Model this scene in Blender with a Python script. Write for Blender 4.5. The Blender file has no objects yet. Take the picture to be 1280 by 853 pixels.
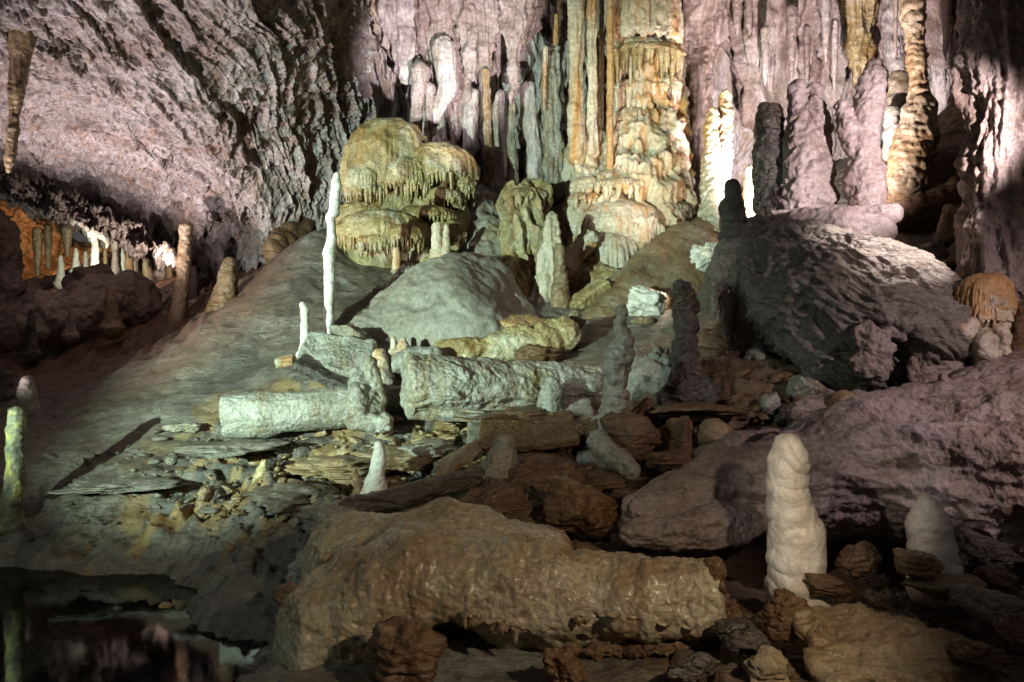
import bpy, math, random
import numpy as np
import openvdb as vdb
from mathutils import Vector, noise as mnoise

random.seed(7)
rng = np.random.default_rng(11)
SC = bpy.context.scene
COL = SC.collection
F = 995.6            # focal length in pixels of the 1280 px wide picture
CAM = (0.0, 0.0, 2.2)

def P(px, py, Y):
    """the world point seen at picture position px,py at Y metres from the camera"""
    return np.array([(px-640.0)/F*Y, Y, CAM[2]+(426.5-py)/F*Y])

# ---------------------------------------------------------------- noise
from concurrent.futures import ThreadPoolExecutor
_pool = ThreadPoolExecutor(4); _pool2 = ThreadPoolExecutor(4)
_perm = rng.permutation(512).astype(np.int32)
_g = rng.normal(size=(512, 3)); _g /= np.linalg.norm(_g, axis=1)[:, None]
_gx, _gy, _gz = [np.ascontiguousarray(_g[:, k], dtype=np.float32) for k in range(3)]
def _gn(Q, off):
    Q = Q+off
    fl = np.floor(Q); f = Q-fl; i = fl.astype(np.int32)
    u = f*f*f*(f*(f*6-15)+10)
    fx, fy, fz = f[:, 0], f[:, 1], f[:, 2]; ux, uy, uz = u[:, 0], u[:, 1], u[:, 2]
    ix, iy, iz = i[:, 0], i[:, 1], i[:, 2]
    res = []
    for a in (0, 1):
        pa = _perm[(ix+a) & 511]; ra = []
        for b in (0, 1):
            pb = _perm[(pa+iy+b) & 511]; rb = []
            for c in (0, 1):
                h = _perm[(pb+iz+c) & 511]
                rb.append(_gx[h]*(fx-a)+_gy[h]*(fy-b)+_gz[h]*(fz-c))
            ra.append(rb[0]+(rb[1]-rb[0])*uz)
        res.append(ra[0]+(ra[1]-ra[0])*uy)
    return (res[0]+(res[1]-res[0])*ux)*np.float32(1.6)
def gn(Q, seed=0):
    Q = np.asarray(Q, dtype=np.float32); off = np.float32(seed*17.31+100)
    n = len(Q)
    if n < 30000: return _gn(Q, off)
    k = -(-n//4)
    k = min(k, 60000)
    return np.concatenate(list(_pool.map(lambda j: _gn(Q[j:j+k], off), range(0, n, k))))
def fbm(Q, f=1.0, octs=4, seed=0, st=(1, 1, 1), gain=.5):
    Q = np.asarray(Q, dtype=np.float32)*(np.array(st, dtype=np.float32)*np.float32(f))
    r = 0; a = 1.0
    for k in range(octs):
        r = r+a*gn(Q, seed+k*3); Q = Q*np.float32(2.03); a *= gain
    return r
def ridged(Q, f=1.0, octs=3, seed=0, st=(1, 1, 1), gain=.5):
    Q = np.asarray(Q, dtype=np.float32)*(np.array(st, dtype=np.float32)*np.float32(f))
    r = 0; a = 1.0
    for k in range(octs):
        n = 1-np.abs(gn(Q, seed+k*5))*2.2
        r = r+a*n; Q = Q*np.float32(2.1); a *= gain
    return r

# ---------------------------------------------------------------- meshes
def tag(o, label=None, cat=None, group=None, kind=None):
    if label: o['label'] = label
    if cat: o['category'] = cat
    if group: o['group'] = group
    if kind: o['kind'] = kind
    return o
def link(name, me, mat, parent=None, loc=None):
    o = bpy.data.objects.new(name, me); COL.objects.link(o)
    if mat: me.materials.append(mat)
    if parent is not None:
        o.parent = parent
    elif loc is not None:
        o.location = loc
    return o
def empty(name, loc):
    o = bpy.data.objects.new(name, None); COL.objects.link(o); o.location = [float(v) for v in loc]
    o.empty_display_size = .2
    return o
def mesh_np(name, V, Fc, smooth=True):
    """V (n,3), Fc (m,4) or (m,3) or a list of both arrays"""
    me = bpy.data.meshes.new(name)
    Fs = Fc if isinstance(Fc, (list, tuple)) else [Fc]
    Fs = [np.asarray(f, dtype=np.int32) for f in Fs if len(f)]
    idx = np.concatenate([f.ravel() for f in Fs])
    tot = np.concatenate([np.full(len(f), f.shape[1], dtype=np.int32) for f in Fs])
    st = np.concatenate([[0], np.cumsum(tot)[:-1]]).astype(np.int32)
    me.vertices.add(len(V)); me.vertices.foreach_set('co', np.asarray(V, dtype=np.float32).ravel())
    me.loops.add(len(idx)); me.loops.foreach_set('vertex_index', idx)
    me.polygons.add(len(tot)); me.polygons.foreach_set('loop_start', st)
    me.update(calc_edges=True)
    if smooth: me.polygons.foreach_set('use_smooth', np.ones(len(tot), dtype=bool))
    return me
def vnormals(V, Fc):
    Fs = Fc if isinstance(Fc, (list, tuple)) else [Fc]
    N = np.zeros_like(V)
    for f in Fs:
        if len(f) == 0: continue
        a, b, c = V[f[:, 0]], V[f[:, 1]], V[f[:, 2]]
        n = np.cross(b-a, c-a)
        if f.shape[1] == 4: n = n+np.cross(c-a, V[f[:, 3]]-a)
        for k in range(f.shape[1]):
            for ax in range(3):
                N[:, ax] += np.bincount(f[:, k], weights=n[:, ax], minlength=len(V))
    return N/(np.linalg.norm(N, axis=1)[:, None]+1e-12)
def layers(V, N, L):
    """sum of noise layers along the normal. layer = (type, amp, freq, stretch, seed)"""
    d = np.zeros(len(V))
    for l in L:
        t, a, f = l[0], l[1], l[2]; st = l[3] if len(l) > 3 else (1, 1, 1); s = l[4] if len(l) > 4 else 1
        if t == 'fbm': d += a*fbm(V, f, 4, s, st)
        elif t == 'ridge': d += a*(ridged(V, f, 3, s, st)-.6)
        elif t == 'groove': d -= a*np.clip(ridged(V, f, 2, s, st)-.75, 0, 1)*2
        elif t == 'lump': d += a*np.abs(fbm(V, f, 2, s, st))*1.6
        elif t == 'ring':            # irregular horizontal growth rings
            w = V[:, 2]*f+fbm(V, f*.28, 2, s)*1.6
            q = w-np.floor(w); d += a*(np.sin(np.pi*q)**.6-.6)*(1+.6*gn(V*f*.3, s+4))
        elif t == 'flute':
            w = ridged(V*np.array([1, 1, .12]), f, 2, s); d += a*(w-.6)
        elif t == 'ripple':
            Vr = V@l[5]; d += a*(ridged(Vr+.12*fbm(Vr, 1.5, 2, 9)[:, None], f, 3, s, st)-.6)
        elif t == 'strata':
            q = (V[:, 2]+.10*fbm(V, 1.3, 3, s))*f; q2 = q-np.floor(q); d += a*(q2**.5-.6)*(1+gn(V*f*.25, s+3))
        elif t == 'pit': d -= a*np.clip(gn(V*f, s)-.12, 0, 1)**1.2*2.2
    return d
def sdf_mesh(lo, hi, vox, fn, L=(), zflat=None):
    lo = np.array(lo); hi = np.array(hi)
    n = np.maximum(np.ceil((hi-lo)/vox).astype(int)+1, 4)
    ax = [lo[k]+np.arange(n[k])*vox for k in range(3)]
    st = 4
    m = -(-n//st)
    cax = [lo[k]+(np.arange(m[k])*st+(st-1)/2)*vox for k in range(3)]
    C = np.stack(np.meshgrid(*cax, indexing='ij'), -1).reshape(-1, 3).astype(np.float32)
    Dc = fn(C).astype(np.float32)
    big = np.repeat(np.repeat(np.repeat(Dc.reshape(m), st, 0), st, 1), st, 2)[:n[0], :n[1], :n[2]]
    near = np.abs(big) < vox*st*2.0
    D = np.ascontiguousarray(big)
    I = np.argwhere(near)
    if len(I):
        G = (lo+I*vox).astype(np.float32)
        k = 80000
        D[near] = np.concatenate(list(_pool2.map(lambda j: fn(G[j:j+k]).astype(np.float32), range(0, len(G), k))))
    D[0] = D[-1] = np.maximum(D[0], vox); D[-1] = np.maximum(D[-1], vox)
    D[0] = np.maximum(D[0], vox)
    D[:, 0] = np.maximum(D[:, 0], vox); D[:, -1] = np.maximum(D[:, -1], vox)
    D[:, :, 0] = np.maximum(D[:, :, 0], vox); D[:, :, -1] = np.maximum(D[:, :, -1], vox)
    g = vdb.FloatGrid(float(D.max())); g.copyFromArray(np.ascontiguousarray(D))
    V, Q = g.convertToQuads(0.0)
    V = V.astype(np.float64)*vox+lo; Q = Q.astype(np.int64)
    if len(V) == 0: raise RuntimeError('empty sdf')
    N = vnormals(V, Q)
    # orient outward using the field
    e = vox*.6
    s = Q.shape[0]//200+1
    C = V[Q[::s, 0]]; Nc = N[Q[::s, 0]]
    if np.mean(fn((C+Nc*e).astype(np.float32))-fn((C-Nc*e).astype(np.float32))) < 0:
        Q = Q[:, ::-1]; N = -N
    # relax once to hide voxel steps
    for it in range(2):
        A = np.zeros_like(V); cnt = np.zeros(len(V))
        for k in range(4):
            for j in (1, 3):
                for axx in range(3):
                    A[:, axx] += np.bincount(Q[:, k], weights=V[Q[:, (k+j) % 4], axx], minlength=len(V))
                cnt += np.bincount(Q[:, k], minlength=len(V))
        V = .45*V+.55*A/cnt[:, None]
    N = vnormals(V, Q)
    if L: V = V+N*layers(V, N, L)[:, None]
    return V, Q
def seg(G, a, b, ra, rb, sy=1.0):
    """round cone from a to b; sy < 1 flattens it in depth"""
    a = np.asarray(a, dtype=np.float32); b = np.asarray(b, dtype=np.float32)
    x, y, z = G[:, 0]-a[0], (G[:, 1]-a[1])*np.float32(1/sy), G[:, 2]-a[2]
    abx, aby, abz = b[0]-a[0], (b[1]-a[1])*np.float32(1/sy), b[2]-a[2]
    t = np.clip((x*abx+y*aby+z*abz)/(abx*abx+aby*aby+abz*abz+np.float32(1e-9)), 0, 1)
    x = x-t*abx; y = y-t*aby; z = z-t*abz
    return np.sqrt(x*x+y*y+z*z)-(np.float32(ra)+np.float32(rb-ra)*t)
def smin(a, b, k):
    h = np.clip(.5+.5*(b-a)/k, 0, 1)
    return b+(a-b)*h-k*h*(1-h)
def smax(a, b, k): return -smin(-a, -b, k)
def ell(G, c, r, rot=None):
    q = G-np.asarray(c, dtype=np.float32)
    if rot is not None: q = q@rot
    q = q/np.asarray(r, dtype=np.float32)
    l = np.linalg.norm(q, axis=1)
    return (l-1)*min(r)
def rbox(G, c, h, rad, rot=None):
    q = G-np.asarray(c, dtype=np.float32)
    if rot is not None: q = q@rot
    q = np.abs(q)-np.asarray(h, dtype=np.float32)+rad
    return np.linalg.norm(np.maximum(q, 0), axis=1)+np.minimum(q.max(1), 0)-rad
def rotm(x=0, y=0, z=0):
    from mathutils import Euler
    return np.array(Euler((math.radians(x), math.radians(y), math.radians(z))).to_matrix(), dtype=np.float32)

# ---------------------------------------------------------------- materials
def ramp(nt, fac, stops):
    r = nt.nodes.new('ShaderNodeValToRGB'); el = r.color_ramp.elements
    while len(el) < len(stops): el.new(.5)
    for e, (p, c) in zip(el, stops):
        e.position = p; e.color = (*c, 1)
    nt.links.new(fac, r.inputs[0]); return r.outputs[0]
def rockmat(name, cols, scale=1.0, rough=.55, bump=.5, grain=1.0, streak=None, streak_amt=.5, spec=.5, speck=.35, streak_scale=3.0, coat=0.0, st=(1, 1, 1), fine=1.0, cell=.05, mud=.55, crack=.5, mudc=(.105, .066, .038)):
    def sat(c, k=1.22):
        l = .3*c[0]+.55*c[1]+.15*c[2]; return tuple(max(.004, l+(v-l)*k) for v in c)
    cols = [sat(c) for c in cols]; mudc = sat(mudc, 1.25); streak = sat(streak, 1.15) if streak else None
    m = bpy.data.materials.new(name); m.use_nodes = True; nt = m.node_tree
    b = nt.nodes['Principled BSDF']; L = nt.links.new; N = nt.nodes.new
    tc = N('ShaderNodeTexCoord'); oi = N('ShaderNodeObjectInfo')
    off = N('ShaderNodeVectorMath'); off.operation = 'SCALE'; off.inputs[3].default_value = 37.0
    cmb = N('ShaderNodeCombineXYZ')
    for k in range(3): L(oi.outputs['Random'], cmb.inputs[k])
    L(cmb.outputs[0], off.inputs[0])
    add = N('ShaderNodeVectorMath'); L(tc.outputs['Object'], add.inputs[0]); L(off.outputs[0], add.inputs[1])
    co = add.outputs[0]
    smp = N('ShaderNodeMapping'); smp.inputs['Scale'].default_value = st; L(co, smp.inputs[0]); cs = smp.outputs[0]
    def noise(s, det=5, rg=.6, vec=None, dist=0.0):
        n = N('ShaderNodeTexNoise'); n.inputs['Scale'].default_value = s; n.inputs['Detail'].default_value = det
        n.inputs['Roughness'].default_value = rg; n.inputs['Distortion'].default_value = dist
        L(vec or co, n.inputs['Vector']); return n.outputs['Fac']
    n1 = noise(.9*scale, 6, .66, cs, .5)
    k = len(cols)
    c = ramp(nt, n1, [(.30+.4*i/max(1, k-1), cc) for i, cc in enumerate(cols)])
    if streak:
        mp = N('ShaderNodeMapping'); mp.inputs['Scale'].default_value = (streak_scale, streak_scale, streak_scale*.12); L(co, mp.inputs[0])
        s = noise(1.0, 4, .6, mp.outputs[0], .4)
        fr = ramp(nt, s, [(.50, (0, 0, 0)), (.66, (streak_amt,)*3)])
        mx = N('ShaderNodeMix'); mx.data_type = 'RGBA'; L(fr, mx.inputs[0]); L(c, mx.inputs[6]); mx.inputs[7].default_value = (*streak, 1)
        c = mx.outputs[2]
    md = ramp(nt, noise(.55*scale, 5, .7, cs, 1.2), [(.50, (0, 0, 0)), (.68, (mud,)*3)])
    mq = N('ShaderNodeMix'); mq.data_type = 'RGBA'; L(md, mq.inputs[0]); L(c, mq.inputs[6]); mq.inputs[7].default_value = (*mudc, 1); c = mq.outputs[2]
    sp = noise(16*scale, 4, .8, cs)
    f2 = ramp(nt, sp, [(.35, (1-speck,)*3), (.62, (1, 1, 1))])
    mx = N('ShaderNodeMix'); mx.data_type = 'RGBA'; mx.blend_type = 'MULTIPLY'; mx.inputs[0].default_value = 1; L(c, mx.inputs[6]); L(f2, mx.inputs[7])
    L(mx.outputs[2], b.inputs['Base Color'])
    rr = N('ShaderNodeMapRange'); L(noise(5*scale, 3), rr.inputs[0]); rr.inputs[1].default_value = .3; rr.inputs[2].default_value = .7
    rr.inputs[3].default_value = max(.12, rough-.18); rr.inputs[4].default_value = min(1, rough+.15); L(rr.outputs[0], b.inputs['Roughness'])
    b.inputs['Specular IOR Level'].default_value = spec
    if coat: b.inputs['Coat Weight'].default_value = coat; b.inputs['Coat Roughness'].default_value = .25
    n2 = noise(5*grain, 6, .74, cs, .2)
    n3 = noise(38*grain, 2, .7, cs)
    pm = N('ShaderNodeMapRange'); L(n1, pm.inputs[0]); pm.inputs[1].default_value = .36; pm.inputs[2].default_value = .62; pm.inputs[3].default_value = .25; pm.inputs[4].default_value = 1.25
    n2m = N('ShaderNodeMath'); n2m.operation = 'MULTIPLY'; L(n2, n2m.inputs[0]); L(pm.outputs[0], n2m.inputs[1]); n2 = n2m.outputs[0]
    if crack:
        wn = N('ShaderNodeTexNoise'); wn.inputs['Scale'].default_value = 1.1*scale; wn.inputs['Detail'].default_value = 3; L(cs, wn.inputs['Vector'])
        wa = N('ShaderNodeVectorMath'); wa.operation = 'MULTIPLY_ADD'; L(wn.outputs['Color'], wa.inputs[0]); wa.inputs[1].default_value = (1.1,)*3; L(cs, wa.inputs[2])
        vc = N('ShaderNodeTexVoronoi'); vc.feature = 'DISTANCE_TO_EDGE'; vc.inputs['Scale'].default_value = 1.3*scale; L(wa.outputs[0], vc.inputs['Vector'])
        cr = N('ShaderNodeMapRange'); L(vc.outputs['Distance'], cr.inputs[0]); cr.inputs[1].default_value = 0; cr.inputs[2].default_value = .035; cr.inputs[3].default_value = -.55*crack; cr.inputs[4].default_value = 0
        ca = N('ShaderNodeMath'); ca.operation = 'ADD'; L(n2, ca.inputs[0]); L(cr.outputs[0], ca.inputs[1]); n2 = ca.outputs[0]
    vo = N('ShaderNodeTexVoronoi'); vo.inputs['Scale'].default_value = 16*grain; L(cs, vo.inputs['Vector'])
    mm = N('ShaderNodeMath'); mm.operation = 'MULTIPLY_ADD'; L(vo.outputs['Distance'], mm.inputs[0]); mm.inputs[1].default_value = cell; L(n2, mm.inputs[2])
    m3 = N('ShaderNodeMath'); m3.operation = 'MULTIPLY_ADD'; L(n3, m3.inputs[0]); m3.inputs[1].default_value = .16*fine; L(mm.outputs[0], m3.inputs[2])
    bp = N('ShaderNodeBump'); bp.inputs['Strength'].default_value = min(1, bump*1.2); bp.inputs['Distance'].default_value = .075/grain
    L(m3.outputs[0], bp.inputs['Height']); L(bp.outputs[0], b.inputs['Normal'])
    return m
M = {}
M['ceil'] = rockmat('ceiling_limestone', [(.12, .085, .07), (.32, .275, .26), (.58, .53, .52)], .8, .6, .8, .8, (.22, .12, .06), .5, speck=.6, mud=.4, crack=0.35)
M['wall'] = rockmat('wall_limestone', [(.30, .26, .24), (.50, .45, .43), (.68, .62, .59)], .8, .5, .6, 1, (.30, .20, .09), .6, speck=.5, st=(1, 1, .4), mud=.4, crack=0.2)
M['ground'] = rockmat('cave_floor', [(.085, .07, .05), (.19, .17, .14), (.32, .295, .255)], .9, .40, 1, 1.9, speck=.6, st=(.65, 1.2, 1.5), mud=.75, crack=0.15)
M['calcite'] = rockmat('white_calcite', [(.58, .53, .45), (.72, .67, .60), (.84, .81, .75)], 2, .42, .5, 1.6, speck=.3, mud=.22, crack=.2)
M['cream'] = rockmat('cream_flowstone', [(.38, .30, .19), (.58, .50, .39), (.74, .68, .60)], 1.4, .40, .55, 1.3, (.50, .24, .07), .85, speck=.4, mud=.35, crack=.2)
M['ochre'] = rockmat('ochre_flowstone', [(.25, .155, .065), (.46, .37, .21), (.62, .57, .46)], 1.5, .35, .8, 1.2, (.20, .10, .03), .8, speck=.5, coat=.15, crack=.2, mud=.5)
M['orange'] = rockmat('orange_flowstone', [(.36, .20, .10), (.50, .32, .17), (.55, .42, .28)], 2, .45, .5, 1.5, speck=.4, mud=.3, crack=.2)
M['grey'] = rockmat('grey_flowstone', [(.17, .15, .12), (.34, .32, .275), (.48, .46, .41)], 1.4, .34, .6, 1.3, (.25, .17, .06), .6, speck=.5, crack=0.15)
M['mound'] = rockmat('sandy_flowstone', [(.24, .21, .17), (.35, .32, .27), (.45, .42, .37)], .9, .55, .6, 2.0, speck=.45, fine=2, mud=.5, crack=.15)
M['brown'] = rockmat('brown_rock', [(.07, .036, .018), (.17, .10, .055), (.29, .20, .13)], 1.3, .38, .9, 1.7, (.07, .03, .015), .7, speck=.55, st=(.6, .8, 1.6))
M['tan'] = rockmat('tan_flowstone', [(.18, .115, .06), (.31, .23, .145), (.42, .36, .27)], 1.3, .42, .7, 1.8, (.17, .08, .03), .7, speck=.45, coat=.1, crack=0.2)
M['block'] = rockmat('olive_flowstone', [(.26, .19, .11), (.38, .32, .22), (.52, .47, .38)], 1.5, .30, .55, 2.2, (.20, .10, .04), .6, speck=.45, mud=.55, mudc=(.17, .11, .06), crack=0.1, fine=1.6, coat=.3)
M['pink'] = rockmat('pinkish_rock', [(.17, .12, .10), (.34, .275, .25), (.50, .43, .42)], 1.2, .42, .8, 1.8, (.22, .14, .10), .5, speck=.5, crack=0.12)
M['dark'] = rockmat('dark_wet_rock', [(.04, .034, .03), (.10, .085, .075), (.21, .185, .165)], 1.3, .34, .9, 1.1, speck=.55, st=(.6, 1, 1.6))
M['giant'] = rockmat('rippled_column_stone', [(.09, .076, .062), (.21, .18, .155), (.35, .31, .275)], 1.1, .38, .8, 1.1, speck=.5, st=(.6, 1, 1.6), crack=.2)
M['mossy'] = rockmat('blotched_rock', [(.03, .03, .025), (.20, .19, .13), (.60, .54, .22)], 6, .45, .5, 1.5, speck=.4, mud=0)
M['waxy'] = rockmat('waxy_calcite', [(.60, .52, .42), (.74, .67, .58), (.84, .78, .70)], 1.2, .34, .4, 2.2, (.45, .30, .16), .5, speck=.15, mud=.45, mudc=(.34, .22, .13), crack=0, coat=.2)
M['rosy'] = rockmat('rosy_flowstone', [(.36, .27, .25), (.52, .43, .41), (.66, .58, .56)], 1.4, .42, .6, 1.6, speck=.4, mud=.4, crack=0)
# pool water: clear surface that mirrors at grazing angles
w = bpy.data.materials.new('pool_water'); w.use_nodes = True; nt = w.node_tree; nt.nodes.clear()
o_ = nt.nodes.new('ShaderNodeOutputMaterial'); mxs = nt.nodes.new('ShaderNodeMixShader'); tr = nt.nodes.new('ShaderNodeBsdfTransparent'); gl = nt.nodes.new('ShaderNodeBsdfGlossy')
fr = nt.nodes.new('ShaderNodeFresnel'); fr.inputs[0].default_value = 1.33; tr.inputs[0].default_value = (.30, .33, .30, 1); gl.inputs['Roughness'].default_value = .05
nz = nt.nodes.new('ShaderNodeTexNoise'); nz.inputs['Scale'].default_value = 2.2; bpn = nt.nodes.new('ShaderNodeBump'); bpn.inputs['Strength'].default_value = .35; bpn.inputs['Distance'].default_value = .03; nz.inputs['Detail'].default_value = 5
nt.links.new(nz.outputs[0], bpn.inputs['Height']); nt.links.new(bpn.outputs[0], gl.inputs['Normal'])
nt.links.new(fr.outputs[0], mxs.inputs[0]); nt.links.new(tr.outputs[0], mxs.inputs[1]); nt.links.new(gl.outputs[0], mxs.inputs[2]); nt.links.new(mxs.outputs[0], o_.inputs[0])
M['water'] = w

# ---------------------------------------------------------------- ground
GP = [(0,706,7.75),(120,722,7.4),(230,738,7.0),(290,775,6.1),(345,835,5.2),(0,650,8.1),(120,650,8.2),(220,690,7.7),(230,650,8.0),
 (300,690,7.0),(350,650,7.3),(100,600,8.8),(250,600,8.8),(340,600,8.4),(0,560,9.5),(100,540,10),(200,520,10.2),(270,545,9.7),(400,560,9.2),(500,540,9.5),(450,600,8.5),
 (60,505,10.8),(200,470,11.2),(260,430,11.6),(320,385,12.2),(360,345,12.8),(390,310,13.4),(405,290,13.8),(300,470,11),(400,440,11),(440,380,12),(480,345,13),(450,325,13.8),
 (560,430,11.5),(640,445,11.2),(700,405,12),(740,430,11.2),(800,380,13),(850,320,14.5),(890,285,16),(780,340,15),(600,320,15),(450,300,15),
 (600,520,9.8),(700,500,10),(750,520,9.5),(820,520,9.3),(680,560,8.8),(600,600,8),(700,600,8),(780,570,8.5),
 (480,650,7.2),(420,700,6.6),(600,700,6.5),(360,790,5.8),(600,850,5),(900,800,5.3),(900,740,6.6),(1000,775,5.6),(1100,745,5.9),(1280,735,6.0),(1100,790,7.0),(1250,770,7.0),(950,760,7.2),(1280,800,5),(1400,740,6),
 (900,480,9.6),(1000,500,9.2),(1100,480,9.5),(1250,470,9.5),(1400,440,10),
 (1180,330,13),(1130,300,14),(1200,280,15),(1100,250,17),(1150,200,18),(1210,130,18.8),(950,262,17),(1000,255,18),(1350,300,12),
 (100,470,12.6),(200,432,13.6),(280,370,15.2),(350,318,16.8),(385,285,18),(60,440,14),(100,400,16),(200,372,17),(250,345,19),(300,330,18.5),(30,400,17),(150,350,21),(60,330,24),(0,330,26),
 (-200,520,10),(-300,420,14),(-400,560,8),(-500,380,18)]
gx = []; 
for (a, b, Y) in GP: gx.append(P(a, b, Y))
gx += [np.array(v, float) for v in [(-4.5,6,-.35),(-3,5.2,-.35),(-3.4,4,-.4),(-6,4.5,-.4),(-7,6,-.35),(-2.6,3,-.25),(-5,2,-.3),(-1.2,3.2,.15),(0,2,.35),(1.5,3,.3),(3,2,.5),(6,3,1.0),(-9,4,.2),(-10,8,1.4),
   (10,12,4),(10,18,6.5),(9,6,2),(-2.7,4.4,-.15),(0,0,.4),(6,0,.8),(-6,0,.3),(-12,26,5.2),(0,24,5.5),(10,26,7),(-8.5,6.5,.1)]]
gx = np.array(gx)
def _phi(A, B): return np.sqrt(((A[:, None, :]-B[None])**2).sum(-1)+.16)
_K = _phi(gx[:, :2], gx[:, :2])+np.eye(len(gx))*-.02
_m = gx[:, 2].mean()
_w = np.linalg.solve(_K, gx[:, 2]-_m)
def gz0(XY):
    XY = np.asarray(XY, float).reshape(-1, 2); out = np.empty(len(XY))
    for s in range(0, len(XY), 40000):
        out[s:s+40000] = _phi(XY[s:s+40000], gx[:, :2])@_w+_m
    return out
def terrace(z, step, soft):
    q = z/step; i = np.floor(q); f = q-i
    return (i+np.clip((f-.5)/soft+.5, 0, 1))*step
NX, NY = 880, 620
xs = np.linspace(-13, 12, NX)
ty = np.linspace(0, 1, NY); ys = 1.0+27*(ty**1.55*.9+ty*.1)
XX, YY = np.meshgrid(xs, ys)
# base on a coarse grid, then refine
cx = np.linspace(-13, 12, 260); cy = np.linspace(1.0, 28.0, 280)
CZ = gz0(np.stack(np.meshgrid(cx, cy), -1).reshape(-1, 2)).reshape(280, 260)
def bil(X, Y, Z=CZ, ax=cx, ay=cy):
    u = np.clip((X-ax[0])/(ax[1]-ax[0]), 0, len(ax)-1.001); v = np.clip((Y-ay[0])/(ay[1]-ay[0]), 0, len(ay)-1.001)
    i = u.astype(int); j = v.astype(int); fu = u-i; fv = v-j
    return Z[j, i]*(1-fu)*(1-fv)+Z[j, i+1]*fu*(1-fv)+Z[j+1, i]*(1-fu)*fv+Z[j+1, i+1]*fu*fv
def sstep(a, b, x):
    t = np.clip((x-a)/(b-a), 0, 1); return t*t*(3-2*t)
def ground_z(X, Y):
    X = np.asarray(X, float).ravel(); Y = np.asarray(Y, float).ravel()
    z = bil(X, Y)
    Q = np.stack([X, Y, np.zeros_like(X)], 1)
    Qw = Q+np.stack([gn(Q*.7, 3), gn(Q*.7, 5), 0*X], 1)*.5
    # ledges and broken terraces in the middle and the near ground, smooth drip slopes behind
    mid = sstep(7.9, 8.6, Y)*(1-sstep(10.0, 10.8, Y))*sstep(-4.6, -3.2, X)
    near = (1-sstep(8.2, 9.2, Y))*sstep(-6.8, -5.8, X)*sstep(.05, .25, z)
    act = np.clip(mid+near, 0, 1)
    w1 = .16*fbm(Qw, 1.1, 3, 8)
    z1 = terrace(z+w1, .17, .16)-w1*.5
    z = z+(z1-z)*act*.8
    Q2 = Qw*np.array([1, 1.4, 1])
    w2 = .09*fbm(Q2, 3.0, 3, 18)
    z = z+(terrace(z+w2, .05, .25)-w2*.3-z)*act*.8
    cr = ridged(Qw, 1.7, 2, 44, (1, 1.5, 1)); z = z-.09*np.clip(cr-1.12, 0, 1)*3*act
    left = sstep(-3.5, -5, X)*sstep(11.0, 12.5, Y)
    z = z+.05*fbm(Q, .8, 4, 21)*(1+left)+left*(.10*(ridged(Qw, 1.1, 3, 31, (1.6, .45, 1))-.6)+.05*fbm(Qw, 3, 3, 33, (1.6, .5, 1)))
    slope = (1-act)*(1-left)*sstep(9.5, 10.5, Y)
    z = z+slope*(.035*(ridged(Qw, 2.6, 3, 46, (.45, 1.4, 1))-.6)+.012*fbm(Q, 9, 2, 47, (.5, 1.5, 1)))
    bank = (1-sstep(8.6, 9.4, Y))*sstep(-1.2, -2.4, X)
    z = z+bank*(.16*fbm(Qw, 1.1, 4, 55)+.04*(ridged(Qw, 3.5, 3, 56)-.6))*sstep(-.25, .25, z)
    z = z+.014*fbm(Q, 7, 3, 51)*(1+1.2*act)
    und = sstep(0.02, -.2, z)
    z = z+und*.05*fbm(Q, 2, 3, 61)-.16*sstep(.05, -.03, z)*sstep(9.3, 8.8, Y)*sstep(.6, 0, X)
    return z
_tx = np.arange(-13, 12.01, .06); _ty = np.arange(1, 28.01, .06)
_TZ = ground_z(*np.meshgrid(_tx, _ty)).reshape(len(_ty), len(_tx))
def gzt(X, Y): return bil(np.atleast_1d(X), np.atleast_1d(Y), _TZ, _tx, _ty)
def gy(px, py, lo=3.0, hi=27.0):
    """distance at which the sight line through px,py meets the ground"""
    Y = np.linspace(lo, hi, 900); X = (px-640)/F*Y; Z = CAM[2]+(426.5-py)/F*Y
    g = gzt(X, Y); k = np.argmax(Z < g)
    return float(Y[k]) if (Z < g).any() else hi
GZ = ground_z(XX, YY)
V = np.stack([XX.ravel(), YY.ravel(), GZ], 1)
def gridfaces(nv, nu, closed=False):
    i = np.arange(nv-1)[:, None]; j = np.arange(nu if closed else nu-1)[None]
    j2 = (j+1) % nu
    return np.stack([i*nu+j, i*nu+j2, (i+1)*nu+j2, (i+1)*nu+j], -1).reshape(-1, 4)
me = mesh_np('ground', V, gridfaces(NY, NX))
_Q = np.stack([V[:, 0], V[:, 1], 0*V[:, 0]], 1)
_n1 = fbm(_Q, .8, 4, 201); _n2 = fbm(_Q, 1.7, 4, 203); _n3 = fbm(_Q, .6, 4, 205)
_left = sstep(-3.4, -4.6, V[:, 0]+.5*_n1)*sstep(10.6, 12.4, V[:, 1]+_n1)
_mid = sstep(6.5, 7.5, V[:, 1])*(1-sstep(10.2, 11, V[:, 1]))*sstep(-5, -3.4, V[:, 0])
_rust = _mid*sstep(.0, .35, _n2+.25*_n1)*.8
_right = sstep(-.6, .8, V[:, 0]+.6*_n1)*(1-sstep(10.5, 11.5, V[:, 1]))
_dk = sstep(.05, .4, _n3)*.6
col_ = np.zeros((len(V), 4)); col_[:, :3] = (.05, .05, .045); col_[:, 3] = _dk
for m_, c_ in ((_rust, (.27, .165, .06)), (_right*.75, (.13, .075, .04)), (_left*.85, (.15, .075, .05))):
    col_[:, :3] += (np.array(c_)-col_[:, :3])*(m_/np.maximum(.001, np.maximum(m_, col_[:, 3])))[:, None]*sstep(0, .2, m_)[:, None]; col_[:, 3] = np.maximum(col_[:, 3], m_)
_at = me.color_attributes.new('stain', 'FLOAT_COLOR', 'POINT'); _at.data.foreach_set('color', col_.astype(np.float32).ravel())
_nt = M['ground'].node_tree; _b = _nt.nodes['Principled BSDF']; _src = _b.inputs['Base Color'].links[0].from_socket
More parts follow.
